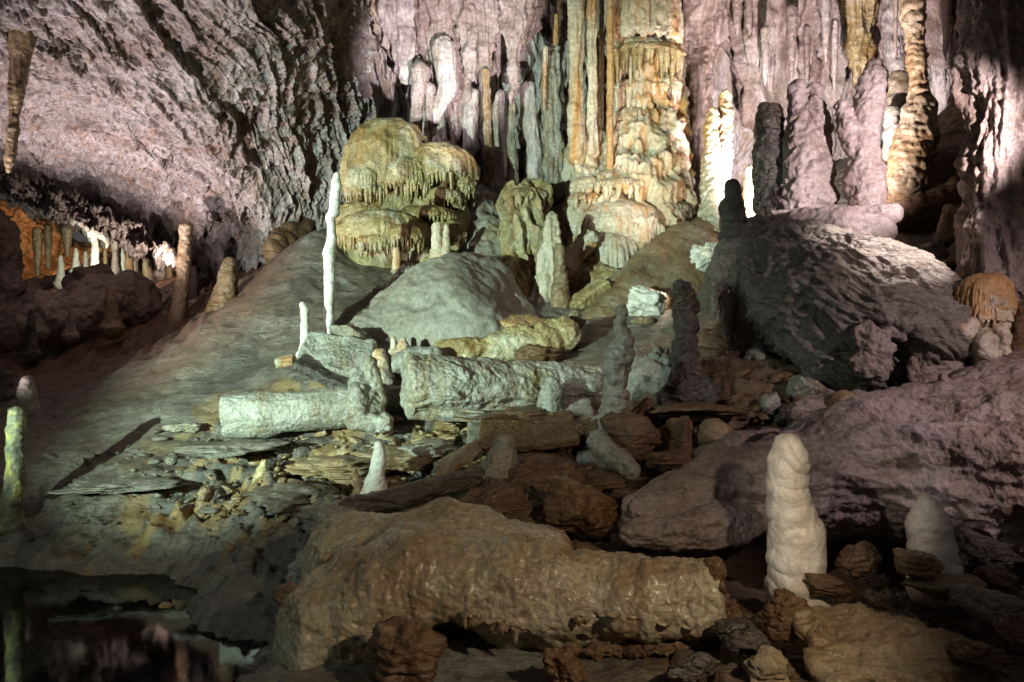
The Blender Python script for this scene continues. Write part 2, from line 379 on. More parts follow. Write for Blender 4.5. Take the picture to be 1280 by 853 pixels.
_an = _nt.nodes.new('ShaderNodeVertexColor'); _an.layer_name = 'stain'
_mx = _nt.nodes.new('ShaderNodeMix'); _mx.data_type = 'RGBA'; _nt.links.new(_an.outputs['Alpha'], _mx.inputs[0]); _nt.links.new(_src, _mx.inputs[6])
_sp = _nt.nodes.new('ShaderNodeMix'); _sp.data_type = 'RGBA'; _sp.blend_type = 'MULTIPLY'; _sp.inputs[0].default_value = 1; _nt.links.new(_an.outputs['Color'], _sp.inputs[6])
_gr = _nt.nodes.new('ShaderNodeTexNoise'); _gr.inputs['Scale'].default_value = 9; _gr.inputs['Detail'].default_value = 6; _gr.inputs['Roughness'].default_value = .75
_cr = _nt.nodes.new('ShaderNodeValToRGB'); _cr.color_ramp.elements[0].position = .3; _cr.color_ramp.elements[0].color = (.45, .45, .45, 1); _cr.color_ramp.elements[1].position = .7; _cr.color_ramp.elements[1].color = (1.35, 1.35, 1.35, 1)
_nt.links.new(_gr.outputs[0], _cr.inputs[0]); _nt.links.new(_cr.outputs[0], _sp.inputs[7]); _nt.links.new(_sp.outputs[2], _mx.inputs[7]); _nt.links.new(_mx.outputs[2], _b.inputs['Base Color'])
g = link('ground', me, M['ground']); tag(g, 'uneven grey brown cave floor rising to the back', kind='structure')

# ---------------------------------------------------------------- lofted sheets for the cave shell
def bspline(Pn, n):
    """Catmull-Rom along axis 0, n samples"""
    k = len(Pn); t = np.linspace(0, k-1-1e-6, n); i = t.astype(int); f = (t-i).reshape(-1, *([1]*(Pn.ndim-1)))
    g = lambda q: Pn[np.clip(q, 0, k-1)]
    p0, p1, p2, p3 = g(i-1), g(i), g(i+1), g(i+2)
    return .5*((2*p1)+(-p0+p2)*f+(2*p0-5*p1+4*p2-p3)*f*f+(-p0+3*p1-3*p2+p3)*f**3)
def sheet(rows, nv, nu):
    A = np.array([[P(*c) for c in r] for r in rows])
    A = bspline(A, nv); A = bspline(A.transpose(1, 0, 2), nu).transpose(1, 0, 2)
    return A
rows = [
 [(330,-330,7.5),(420,-150,10.5),(455,0,13.5),(462,120,15.6),(455,220,16.8),(448,300,17.4),(440,350,17.5)],
 [(240,-300,7),(340,-120,10.2),(395,10,12.8),(420,120,14.8),(425,215,16),(420,285,16.6),(420,340,16.8)],
 [(120,-250,6.8),(240,-90,9.6),(315,40,12.2),(355,135,14),(378,215,15.2),(385,280,15.9),(390,340,16.2)],
 [(-80,-220,6),(90,-50,9),(205,70,11.8),(280,155,13.6),(328,228,15),(345,285,15.8),(355,335,16.3)],
 [(-280,-160,5.8),(-60,-10,8.6),(90,90,11.5),(185,170,13.8),(255,238,15.5),(285,295,16.4),(300,335,17)],
 [(-420,-60,6.2),(-200,50,9.2),(-30,130,12.4),(85,200,15.3),(175,258,17),(238,290,17.4),(255,322,18)],
 [(-520,70,8),(-300,130,11),(-90,180,14.5),(35,226,17),(125,266,18.5),(205,290,19),(235,312,20)],
 [(-620,140,10),(-370,180,14),(-130,210,18),(0,236,20.5),(95,258,22.5),(190,276,23),(235,290,24)]]
A = sheet(rows, 620, 900); nv, nu = 620, 900
V = A.reshape(-1, 3); Q = gridfaces(nv, nu); N = vnormals(V, Q)
if N[:, 2].mean() > 0: Q = Q[:, ::-1]; N = -N
vv, uu = np.meshgrid(np.linspace(0, 1, nv), np.linspace(0, 1, nu), indexing='ij')
UV = np.stack([uu.ravel()*9, vv.ravel()*8, 0*uu.ravel()], 1)
wv = UV[:, 1]+.26*fbm(UV, .55, 3, 71)
W = np.stack([UV[:, 0]*.42, wv, 0*wv], 1)
d = np.zeros(len(V))
for f, a, s in ((.9, .22, 1), (2.1, .11, 2), (4.6, .085, 3)):
    q = wv*f+.30*gn(W*np.array([1.2, .2, 1])*f*.6, 80+s); fr_ = q-np.floor(q)
    d += a*((1-fr_)**1.7)*(.5+.75*gn(W*np.array([1.6, 1, 1])*f*.8, 90+s))
d += .28*fbm(UV, .5, 3, 99)
V = V+N*d[:, None]
# hanging edges, straws and drips
lowu = sstep(.3, .85, uu.ravel()); sm = .25+.75*sstep(.25, .7, vv.ravel())
dr = np.clip(ridged(V*np.array([1, 1, .10]), 1.6, 3, 101)-.62, 0, 2)
V[:, 2] -= dr*(.05+.36*lowu)*(.4+.6*sm)
dr2 = np.clip(gn(V*np.array([8, 8, .6]), 103)-.2, 0, 1)
V[:, 2] -= dr2*(.02+.18*lowu*sm)
V += N*((.045+.03*sm)*ridged(V, 2.6, 4, 105)+.02*fbm(V, 9, 3, 107))[:, None]
c = link('cave_ceiling', mesh_np('cave_ceiling', V, Q), M['ceil']); tag(c, 'low banded limestone ceiling sweeping down on one side of the cave', kind='structure')

# back wall: from the ceiling round to the right hand side
bx = [380,450,530,620,720,830,930,1030,1130,1230,1330,1420,1700]
by = [17.4,17.6,17.8,18.2,18.6,19.2,20.4,20.8,20.8,20.0,16.5,12,7.5]
rows = []
for py, k in ((-420,.50),(-260,.66),(-120,.85),(0,.93),(90,.97),(180,1.0),(270,1.03),(400,1.06)):
    rows.append([(x if x < 1250 else 640+(x-640), py*(1 if x < 1300 else .9), Y*k) for x, Y in zip(bx, by)])
nv, nu = 520, 1100
A = sheet(rows, nv, nu); V = A.reshape(-1, 3); Q = gridfaces(nv, nu); N = vnormals(V, Q)
if N[:, 1].mean() > 0: Q = Q[:, ::-1]; N = -N
Vw = V+np.stack([.5*fbm(V, .5, 2, 111), .3*fbm(V, .5, 2, 112), 0*V[:, 0]], 1)
d = .55*fbm(Vw, .55, 3, 113, (1, 1, .45))+.26*(ridged(Vw, 1.3, 3, 115, (1, 1, .13))-.6)+.10*ridged(Vw, 4.2, 2, 117, (1, 1, .10))+.05*fbm(Vw, 5, 3, 119, (1, 1, .5))
V = V+N*d[:, None]
dr = np.clip(ridged(V*np.array([1, 1, .25]), 1.6, 3, 121)-.7, 0, 2); V[:, 2] -= dr*.35
c = link('cave_wall', mesh_np('cave_wall', V, Q), M['wall']); tag(c, 'tall pale fluted limestone wall at the back of the cave', kind='structure')

# water
hs = 0
V = np.array([(-11, 1.0, 0), (1.0, 1.0, 0), (1.0, 9.2, 0), (-11, 9.2, 0)], float)
wt = link('pool_water', mesh_np('pool_water', V, np.array([[0, 1, 2, 3]])), M['water']); tag(wt, 'still dark cave pool', kind='structure')

# ---------------------------------------------------------------- speleothem builders
def chain_obj(name, label, cat, chains, mat, L=(), k=.6, sy=1.0, vox=1.5, group=None, cuts=(), base=None, parent=None, pad=1.25, extra=None):
    """one body grown from chains of (px,py,Y,radius_px); radii in picture pixels at that distance"""
    pts = [[(P(a, b, Y), r*Y/F) for (a, b, Y, r) in ch] for ch in chains]
    allp = np.array([p for ch in pts for p, r in ch]); allr = np.array([r for ch in pts for p, r in ch])
    lo = (allp-allr[:, None]*pad-.05).min(0); hi = (allp+allr[:, None]*pad+.05).max(0)
    v = vox*np.median(allp[:, 1])/F
    kk = k*float(np.median(allr))
    def fn(G):
        D = None
        for ch in pts:
            if len(ch) == 1: ch = ch+[(ch[0][0]+np.array([0, 0, .001]), ch[0][1])]
            E = None
            for (p, r), (q, s) in zip(ch[:-1], ch[1:]):
                e = seg(G, p, q, r, s, sy); E = e if E is None else smin(E, e, kk*.35)
            D = E if D is None else smin(D, E, kk)
        if extra is not None: D = extra(G, D)
        for (pt, nrm, soft) in cuts:
            D = smax(D, (G-np.asarray(pt, dtype=np.float32))@np.asarray(nrm, dtype=np.float32), soft)
        return D
    V, Q = sdf_mesh(lo, hi, v, fn, L)
    if base is None:
        j = int(np.argmin(allp[:, 2])); base = allp[j]
    if parent is None:
        o = link(name, mesh_np(name, V-base, Q), M[mat], loc=[float(x) for x in base]); tag(o, label, cat, group)
    else:
        o = link(name, mesh_np(name, V-np.array(parent.location), Q), M[mat], parent=parent)
    return o
def Lstal(r, rings=1.0, lump=1.0):
    """surface layers for a stalagmite of radius r metres"""
    r = max(r, .015)
    return [('fbm', .16*r*lump, .55/r), ('ring', .07*r*rings, min(1.1/r, 16)), ('fbm', .05*r*lump, 2.2/r, (1, 1, 1), 9)]
def stal(name, label, pts, mat='grey', group=None, Y=None, rings=1.0, lump=1.0, cat=None, dY=0, vox=1.3, L=None):
    """pts [(px,py,rpx)] from the tip down to the foot; Y from where the foot meets the ground unless given"""
    x, y, r = pts[-1]
    if Y is None: Y = gy(x, y)+dY
    ch = [(a, b, Y, c) for a, b, c in pts]
    if cat is None: cat = name.replace('_', ' ')
    rm = np.median([c for _, _, c in pts])*Y/F
    if name in ('stalagmite', 'broken_stalagmite'): ch += [(x, y+max(5, r*.5), Y, r*1.12)]+([(x, y+r*1.45, Y, r*1.75)] if r < 24 and name == 'stalagmite' and Y > 6.5 else [])
    return chain_obj(name, label, cat, [ch], mat, L or Lstal(rm, rings, lump), vox=min(vox, max(.55, np.median([c for _, _, c in pts])/5)), group=group, base=P(x, y, Y))
_ico = {}
def ico(n):
    if n not in _ico:
        import bmesh
        bm = bmesh.new(); bmesh.ops.create_icosphere(bm, subdivisions=n, radius=1)
        _ico[n] = (np.array([v.co[:] for v in bm.verts]), np.array([[v.index for v in f.verts] for f in bm.faces])); bm.free()
    return _ico[n]
def rockverts(n, size, seed, rot=(0, 0, 0), planes=14, sharp=14, rough=.12):
    U, Fc = ico(n); r = np.random.default_rng(seed)
    nn = r.normal(size=(planes, 3)); nn /= np.linalg.norm(nn, axis=1)[:, None]
    h = r.uniform(.62, .95, planes)
    q = np.clip(U@nn.T, .02, 1)/h
    rad = 1/((q**sharp).sum(1)**(1/sharp))
    rad = np.minimum(rad, 1.25)
    V = U*rad[:, None]
    V = V+U*(rough*fbm(V, 1.6, 5, seed % 50))[:, None]
    V = V+U*(rough*.5*ridged(V, 1.8, 3, seed % 40, (.35, .35, 2.2))-rough*.25)[:, None]
    V = V*np.array(size)
    return V@rotm(*rot).T.astype(float), Fc
def rock(name, label, cat, px, py, w, h, d=None, mat='brown', Y=None, seed=1, rot=(0, 0, 0), n=5, group=None, rough=.12, sharp=14, planes=14):
    """a loose rock whose middle is seen at px,py; w,h full sizes in pixels"""
    if Y is None: Y = gy(px, py+h*.45)+.05
    s = Y/F/2; d = d or (w+h)/2
    V, Fc = rockverts(n, (w*s, d*s, h*s), seed, rot, planes, sharp, rough)
    c = P(px, py, Y)
    base = c-np.array([0, 0, h*s*.8])
    o = link(name, mesh_np(name, V+c-base, Fc), M[mat], loc=[float(x) for x in base]); tag(o, label, cat, group)
    return o

def tubes(parent_pts):
    """many tapered drips in one mesh: list of (top xyz, length, radius)"""
    Vs = []; Fs = []; off = 0
    ns, nr = 8, 7
    th = np.arange(ns)/ns*2*np.pi
    for (p, ln, r) in parent_pts:
        t = np.linspace(0, 1, nr)
        rr = r*(1-t**1.6*.85)*(1+.18*np.sin(t*9+p[0]*40))
        rr[-1] = r*.02
        X = p[0]+np.outer(rr, np.cos(th))+(t*random.uniform(-.15, .15)*r*2)[:, None]; Yv = p[1]+np.outer(rr, np.sin(th)); Z = np.repeat((p[2]-ln*t)[:, None], ns, 1)
        Vs.append(np.stack([X, Yv, Z], -1).reshape(-1, 3)); Fs.append(gridfaces(nr, ns, True)[:, ::-1]+off); off += ns*nr
    return np.concatenate(Vs), np.concatenate(Fs)
def tier(parent, px, ytop, yedge, rx, drip, mat, Y, seed=1, depth=.8, flute=.05, dens=1.0, dmat=None, core=.72, dr=(2.0, 4.2)):
    """one bell shaped step of flowstone with its hanging fringe"""
    s = Y/F; c = P(px, ytop, Y); R = rx*s; H = (yedge-ytop)*s; D = drip*s
    nt_, nr = 220, 60
    th = np.arange(nt_)/nt_*2*np.pi; t = np.linspace(0, 1, nr)
    a = np.clip(t/.72, 0, 1)*np.pi/2
    r = np.sin(a)**.75; z = -(1-np.cos(a)**1.0)*.86
    sk = np.clip((t-.72)/.2, 0, 1); z = z-sk*.14
    un = np.clip((t-.9)/.1, 0, 1); r = r*(1-un*.3)
    TH, RR = np.meshgrid(th, r); _, ZZ = np.meshgrid(th, z)
    circ = np.stack([np.cos(TH), np.sin(TH), ZZ*.3], -1).reshape(-1, 3)
    wig = 1+.13*fbm(circ, 1.3, 3, seed)
    fl = (ridged(circ*np.array([1, 1, .1]), 7, 2, seed+2)-.6)*flute*np.repeat(sstep(.2, .8, t), nt_)
    rad = RR.ravel()*R*(wig+fl)
    X = c[0]+rad*np.cos(TH.ravel()); Yv = c[1]+rad*np.sin(TH.ravel())*depth
    edge = .10*H*fbm(circ, 4, 2, seed+5)*np.repeat(sstep(.5, 1, t), nt_)
    Z = c[2]+ZZ.ravel()*H+edge
    V = np.stack([X, Yv, Z], 1); Fc = gridfaces(nr, nt_, True)[:, ::-1]
    N = vnormals(V, Fc)
    if (N*(V-c-np.array([0, 0, -H]))).sum(1).mean() < 0: Fc = Fc[:, ::-1]; N = -N
    V = V+N*(.03*R*fbm(V, 3/R, 4, seed+8)+.02*fbm(V, 6, 3, seed+9))[:, None]
    base = np.array(parent.location)
    o = link('flowstone_tier', mesh_np('flowstone_tier', V-base, Fc), M[mat], parent=parent)
    if drip > 0:
        n = int(2*np.pi*rx/6.5*dens); L_ = []
        for i in range(n):
            an = (i+random.uniform(-.3, .3))/n*2*np.pi
            wg = 1+.13*float(fbm(np.array([[math.cos(an), math.sin(an), -.3]]), 1.3, 3, seed)[0])
            q = .93*R*wg*random.uniform(.93, 1.0)
            ln = D*random.uniform(.45, 1.1)*(.6+.6*abs(math.sin(an*3.1+seed)))
            L_.append(((c[0]+q*math.cos(an), c[1]+q*math.sin(an)*depth, c[2]-H*.93), ln, random.uniform(*dr)*s))
        V, Fc = tubes(L_)
        link('drip_fringe', mesh_np('drip_fringe', V-base, Fc), M[dmat or mat], parent=o)
    return o

# ================================================================ CONTENT
# ---- white pole and neighbours
stal('stalagmite', 'very tall thin chalk white stalagmite pole kinked halfway up, on the pale slope', [(421,219,4),(420,232,6.5),(417,266,6.5),(413,272,5.5),(415,296,6),(411,318,7.5),(412,345,6.5),(411,385,6.5),(410,428,7)], 'calcite', rings=.7, Y=11.3)
stal('stalagmite', 'short pale yellow stick stalagmite beside the tall white pole', [(378,381,4),(381,388,5.5),(381,405,5.5),(381,432,6.5)], 'calcite', Y=10.9, rings=.6)
# ---- left edge
stal('stalagmite', 'leaning stalagmite blotched black yellow and white by the pool bank', [(20,518,9),(20,535,11),(19,560,10),(20,580,11),(17,610,12),(12,640,13)], 'mossy', Y=8.25)
stal('stalagmite', 'stubby dull grey stalagmite right behind the blotched leaning one', [(34,477,7),(34,492,11),(34,515,13)], 'grey')
stal('stalagmite', 'small rounded grey stump on the crest where brown floor meets the green slope', [(221,432,6),(220,441,9),(219,455,9)], 'grey', Y=12.6)
# ---- left chamber
stal('cave_column', 'slender tan column reaching from the low ceiling down to the brown floor', [(233,285,9),(232,300,7.5),(230,325,9),(228,355,8.5),(225,385,9),(222,402,12)], 'tan', Y=14.6, cat='column')
stal('stalagmite', 'broad round topped brown stalagmite on the rise beyond the tan column', [(287,330,8),(285,345,12),(283,362,13),(280,380,17)], 'brown')
stal('stalagmite', 'narrow pinkish stalagmite just behind the foot of the tan column', [(243,335,3),(243,350,5),(242,372,6)], 'pink')
stal('stalagmite', 'blunt tan stalagmite with a shoulder on the purple mound side', [(138,363,4),(138,378,7),(140,396,9)], 'tan', Y=14.0)
stal('stalagmite', 'tiny pale knob stalagmite on the lower flank of the purple mound', [(90,390,3.5),(89,400,5),(88,410,6)], 'pink', Y=13.4)
stal('stalagmite', 'dark spike stalagmite at the near end of the purple mound', [(38,390,3),(39,410,5),(40,432,7)], 'dark', Y=13.2)
stal('stalagmite', 'white flecked little stalagmite on the near end of the purple mound', [(44,380,4),(46,392,6),(48,402,8)], 'grey', Y=13.6)
stal('cave_column', 'massive violet grey column with rough bark at the far edge of the chamber', [(-16,262,14),(-8,290,18),(-4,330,23),(-4,370,27),(-6,400,34)], 'pink', Y=15, cat='column', L=[('fbm',.12,1.5),('flute',.10,3.0),('fbm',.03,9)])
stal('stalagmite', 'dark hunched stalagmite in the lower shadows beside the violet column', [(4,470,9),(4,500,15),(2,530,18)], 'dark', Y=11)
chain_obj('rock_mound', 'long purple grey mound of flowstone in the left chamber', 'rock mound', [[(15,415,13.6,22),(60,400,14,32),(110,385,14.8,36),(165,375,15.6,30)],[(110,360,15.6,24),(125,352,16,20)]], 'pink', [('fbm',.16,1.2),('fbm',.05,4),('ridge',.03,3)], vox=1.8)
chain_obj('rock_mound', 'brown shoulder of flowstone climbing under the end of the low ceiling', 'rock mound', [[(310,318,17.2,30),(345,300,17.2,24),(378,285,17.2,16)]], 'brown', [('fbm',.14,1.2),('flute',.08,3)], vox=2)
chain_obj('flowstone_stub', 'slanting brown pillar leaning along the lower end of the ceiling', 'rock pillar', [[(392,262,16.3,8),(380,282,16,15),(362,300,15.6,17),(345,318,15,13)]], 'brown', [('fbm',.10,1.5),('ring',.03,3)], vox=1.4)
far = [(95,312,3,20,'calcite','white glowing little stalagmite left of the dark gap'),(119,300,4.5,40,'calcite','pale stalagmite with a bright cap nearest the purple mound'),(131,306,3,30,'tan','thin tan stalagmite second from the pale capped one'),
 (144,298,3.5,40,'pink','pinkish finger stalagmite midway along the far row'),(153,308,3,32,'calcite','white tipped finger stalagmite midway along the far row'),(162,292,4,52,'brown','dark brown finger with a pale tip in the far row'),
 (173,300,5,50,'pink','fat pinkish brown stalagmite in the middle of the far row'),(184,297,4.5,55,'tan','tall tan stalagmite ending the thick of the far row'),(193,318,5,42,'dark','dark rounded stalagmite before the red recess'),
 (201,300,5,30,'pink','light topped stalagmite in front of the red recess'),(212,322,4,30,'tan','stalagmite with an ochre foot just left of the tan column'),(107,316,3,24,'grey','grey stalagmite between the white one and the pale capped one'),
 (259,333,3,22,'brown','faint brown stalagmite in the gap right of the tan column'),(315,372,3,18,'brown','small brown stub below the brown shoulder'),(76,322,3.5,24,'calcite','icy white stub above the purple mound crest')]
for x, y, r, h, m, lab in far:
    stal('stalagmite', lab+(' in the far chamber' if len(lab.split()) < 12 else ''), [(x,y,r*.7),(x,y+h*.3,r),(x,y+h*.7,r*1.1),(x,y+h,r*1.5)], m, Y=19.2+(x % 7)*.12, group='stalagmites in the far chamber')
for x, y0, y1, r, lab in [(166,262,312,4,'rust red rod stalactite hanging above the far stalagmites'),(186,268,305,3,'short brown rod stalactite right of the rust red one'),(60,285,335,4,'brown rod column before the orange recess'),(84,288,320,5,'pale green curtain stalactite by the dark gap'),(47,290,345,5,'ragged brown column left of the pale green curtain')]:
    stal('stalactite', lab, [(x,y0,r*1.3),(x,(y0+y1)/2,r),(x,y1,r*.5)], 'orange' if 'red' in lab else 'tan', Y=20.2)
chain_obj('orange_recess_wall', 'rough orange lit rock wall of a recess at the far left', 'rock wall', [[(-60,280,25,30),(20,285,25,26),(60,300,26,20)],[(-60,340,26,40),(80,335,27,28),(200,320,27,26),(300,310,27,30)]], 'tan', [('fbm',.5,.6),('ridge',.15,1.5),('fbm',.05,5)], vox=2.2)
# ---- ceiling
stal('stalactite', 'thick pale spear stalactite hanging alone from the low ceiling', [(27,40,16),(25,80,10.5),(20,120,8),(16,160,7),(12,198,4.5),(10,214,2)], 'tan', Y=10.0, L=[('fbm',.03,3),('flute',.02,6),('ring',.006,9)])
for x, y0, y1, r, m, Y, lab in [(425,55,165,4,'ochre',15.6,'long thin ochre stalactite where the low ceiling meets the back wall'),(423,130,172,8,'ochre',15.6,'carrot shaped ochre stalactite at the edge of the back wall'),(463,110,150,3.5,'ochre',15.8,'slim yellow rod stalactite just above the dome of the bell formation')]:
    stal('stalactite', lab, [(x,y0,r*.6),(x,y0*.6+y1*.4,r),(x-1,y1,r*.35)], m, Y=Y)
# ---- hanging drapery of the back wall
hang = [  # centre line points px,py,r  Y  mat  label
 ([(480,-60,40),(490,20,26),(505,70,14),(512,104,5)],16.2,'wall','pointed grey drapery lobe above the bell formation'),
 ([(540,-90,60),(545,-20,46),(552,40,34),(562,80,24),(570,120,15),(572,150,7),(566,178,4)],16.4,'pink','biggest lavender drapery mass tapering to a ragged point'),
 ([(580,-60,34),(585,0,24),(588,50,13),(590,96,5)],16.1,'pink','lavender drapery tongue ending over the green niche'),
 ([(555,60,14),(560,110,12),(545,140,9),(540,165,5)],16.0,'wall','pale hooked drapery piece with a black slit beside it'),
 ([(526,90,12),(523,120,8),(521,140,7),(519,160,7),(519,182,8)],15.9,'pink','stout bright stub joining drapery to the bell ledge'),
 ([(538,110,7),(537,130,5),(536,150,4),(535,162,5),(535,182,6)],15.9,'pink','small pale stub standing next to the bright stub on the bell ledge'),
 ([(612,-40,26),(612,20,18),(608,60,10),(607,84,6)],16.0,'pink','knotted pinkish lobe over the beige pipe'),
 ([(650,-60,40),(648,-10,26),(645,35,16),(643,70,8),(642,100,5),(641,128,3)],15.8,'pink','long pointed lavender icicle with a broad root'),
 ([(668,-50,24),(664,0,18),(661,30,12),(656,56,5)],16.2,'pink','short lavender lobe right of the long icicle'),
 ([(607,90,5),(608,112,4.5),(609,140,5.5),(610,175,5),(612,235,7)],15.8,'tan','jointed beige pipe column reaching down to the flow below'),
 ([(640,128,4),(639,170,4.5),(641,210,7),(640,235,9)],15.9,'grey','slim green grey pipe below the long icicle'),
 ([(682,60,3),(681,100,2.6),(680,136,1.5)],15.6,'cream','hair thin cream straw in front of the dark flutes'),
 ([(696,20,3),(695,50,3.4),(693,80,2)],16.0,'orange','short amber straw high beside the thick white pipe'),
 ([(694,70,12),(692,100,13),(690,140,12),(693,190,13),(697,240,14)],15.9,'grey','tall ribbed green column left of the thick white pipe'),
 ([(660,110,9),(662,150,10),(668,190,10),(668,240,12)],16.3,'wall','flat shadowed flute column behind the straw'),
 ([(590,120,9),(588,150,10),(588,185,9)],16.4,'wall','green tinted flute just under the lavender tongue'),
 ([(625,120,7),(626,160,9),(628,200,9),(630,240,12)],16.6,'wall','recessed bluish flute between beige pipe and green grey pipe'),
 ([(720,-60,11),(720,40,9.5),(720,120,8.5),(720,138,9),(721,165,10.5),(722,195,11)],15.1,'cream','thick pinkish white pipe column with a ringed foot'),
 ([(739,-60,8),(739,40,7.5),(740,120,6),(740,160,7.5),(740,190,8.5)],15.2,'cream','slimmer white pipe column right of the thick one'),
 ([(763,-60,4.5),(763,60,4),(762,160,4),(762,260,5)],14.9,'orange','straight orange pipe running the height of the stepped flowstone'),
 ([(752,-60,3),(752,60,3),(750,185,4)],15.5,'tan','thin shaded pipe between slimmer white pipe and orange pipe'),
 ([(868,-60,46),(870,0,34),(868,60,26),(872,110,18),(874,150,14),(872,200,12),(874,262,7)],17.6,'pink','mauve fluted buttress right of the stepped flowstone'),
 ([(905,-80,50),(905,-20,34),(895,25,20)],17.6,'pink','bulging pink lobe high above the white twin column'),
 ([(975,-90,80),(975,-20,70),(972,40,58),(968,90,46),(962,116,34)],18.6,'pink','very broad pink curtain hanging behind the twin topped stalagmite'),
 ([(1030,-80,60),(1030,0,48),(1028,60,38),(1026,110,26)],18.9,'pink','pink curtain between the broad curtain and the amber streaked lobe'),
 ([(1070,-80,30),(1072,-20,24),(1075,30,18),(1076,80,12),(1078,100,8)],18.0,'ochre','amber streaked lobe behind the forked stalagmite'),
 ([(1100,-80,26),(1098,-20,20),(1100,40,14),(1108,100,10)],18.3,'pink','pale lobe right of the amber streaked lobe'),
 ([(1190,-80,60),(1190,-20,44),(1185,30,26),(1180,66,12)],17.6,'pink','purple fringe of drapery above the dark hollow'),
 ([(1222,-80,30),(1220,-10,20),(1218,30,12),(1214,62,5)],17.0,'pink','small purple drapery point beside the bark textured column'),
 ([(1165,-60,20),(1166,0,13),(1170,50,8),(1176,110,9),(1180,140,7)],18.2,'wall','shaded grey flute right of the bottle shaped column'),
 ([(1118,-60,16),(1118,20,12),(1119,80,10),(1120,110,9)],17.6,'wall','plain shaded pipe left of the bottle shaped column'),
]
for pts, Y, m, lab in hang:
    rm = np.median([p[2] for p in pts])*Y/F
    big = rm > .18
    Lx = [('fbm', .35*rm, .5/rm), ('flute', .30*rm, min(1.5/rm, 9)), ('fbm', .06*rm, 4/rm)] if big else [('fbm', .22*rm, .4/rm), ('flute', .18*rm, 1.2/rm), ('ring', .06*rm, min(1.2/rm, 12))]
    nm = 'cave_column' if 'pipe' in lab or 'column left' in lab or 'flute' in lab and 'fluted' not in lab or 'stub' in lab else ('stalactite' if ('icicle' in lab or 'straw' in lab) else 'drapery')
    chain_obj(nm, lab, {'cave_column': 'column', 'stalactite': 'stalactite', 'drapery': 'drapery'}[nm], [[(a, b, Y, r) for a, b, r in pts]], m, Lx, vox=max(.6, min(1.7, rm*F/Y/6)), sy=.8 if big else 1, pad=1.6)
# small stalactites fringing the back wall tops
fr_lab = 'small pointed stalactite among the drapery of the back wall'
for i in range(26):
    x = random.choice([random.uniform(500,700), random.uniform(860,1230)]); y = random.uniform(20,95); Y = random.uniform(16.4,18)
    h = random.uniform(12,40); r = random.uniform(2.2,5.5)
    stal('stalactite', fr_lab, [(x,y-50,r*1.4),(x,y,r),(x+random.uniform(-2,2),y+h*.6,r*.6),(x,y+h,r*.25)], random.choice(['pink','wall','pink','cream']), Y=Y, group='small stalactites on the back wall', vox=.9)
# ---- bell formation
b = empty('bell_formation', P(480,330,14)); tag(b, 'mustard yellow bell of flowstone with two rows of hanging drips', 'flowstone')
for (cx_, yt, ye, rx, dp, Y, sd) in [(486,150,236,58,26,14.6,1),(545,180,226,50,22,14.5,2),(452,253,278,34,18,14.2,3),(532,258,274,38,8,13.9,4),(480,264,300,58,24,13.7,5),(556,272,300,26,16,13.9,6),(436,292,312,26,14,13.9,9),(510,196,232,30,20,14.15,71),(460,205,240,30,22,14.2,72),(572,215,236,22,26,14.4,73),(505,280,300,26,20,13.3,74),(470,290,306,24,16,13.25,75),(556,235,252,26,16,14.2,76)]:
    tier(b, cx_, yt, ye, rx, dp, 'ochre', Y, sd, .75, dens=1.15, flute=.06, dr=(1.6, 4.4))
chain_obj('flowstone_core', None, None, [[(486,225,14.9,44),(478,300,14.6,48),(470,330,14.2,56)],[(545,225,14.9,36),(555,310,14.6,42)]], 'ochre', [('fbm',.1,2)], vox=2, parent=b)
chain_obj('flowstone_mound', 'grey green flowstone apron spread below the bell formation', 'flowstone', [[(440,335,13.8,20),(490,330,13.8,26),(560,335,13.6,24)]], 'ochre', [('fbm',.10,1.5),('ring',.03,3)], vox=2)
# right of bell
b = empty('flowstone_cluster', P(566,300,14.3)); tag(b, 'small stacked green white flowstone caps right of the bell formation', 'flowstone')
for (cx_, yt, ye, rx, dp, Y, sd) in [(566,226,250,15,10,14.8,11),(565,250,272,20,14,14.4,12),(607,240,262,22,12,15.4,13),(625,225,262,22,14,15.8,14)]:
    tier(b, cx_, yt, ye, rx, dp, 'grey', Y, sd, .8)
chain_obj('flowstone_core', None, None, [[(566,245,15,12),(568,310,15,22)],[(610,245,15.9,18),(600,310,15.8,30),(590,330,15.4,40)]], 'grey', [('fbm',.08,2.5)], vox=1.8, parent=b)
stal('stalagmite', 'bright knobbly twin stalagmite at the top of the sandy mound', [(546,283,6),(546,300,7),(547,318,9)], 'cream', Y=13.2)
stal('stalagmite', 'thin ringed stalagmite touching the knobbly one on the sandy mound top', [(558,284,3.5),(558,300,4.5),(558,320,7)], 'cream', Y=13.1)
stal('stalagmite', 'little pale club stalagmite below the lower row of bell drips', [(495,312,5),(496,320,4.5),(496,334,6)], 'cream', Y=13.2)
# sandy mound
chain_obj('flowstone_mound', 'big smooth sandy flowstone mound in the middle with shadows cast across it', 'flowstone', [[(550,350,13,26),(560,385,12.4,60),(575,425,12.0,72)],[(520,400,12.3,50),(470,440,11.9,50)],[(600,380,12.8,50),(640,420,12.3,40)]], 'mound', [('fbm',.12,.9),('ring',.018,2.2),('fbm',.02,6)], vox=2.2, k=.8)
chain_obj('flowstone_ridge', 'narrow crusty ridge running down the slope left of the sandy mound', 'flowstone', [[(512,335,13.2,6),(498,352,12.9,9),(478,372,12.5,8),(462,395,12.1,9)]], 'grey', [('fbm',.06,3),('fbm',.02,9)], vox=1.2)
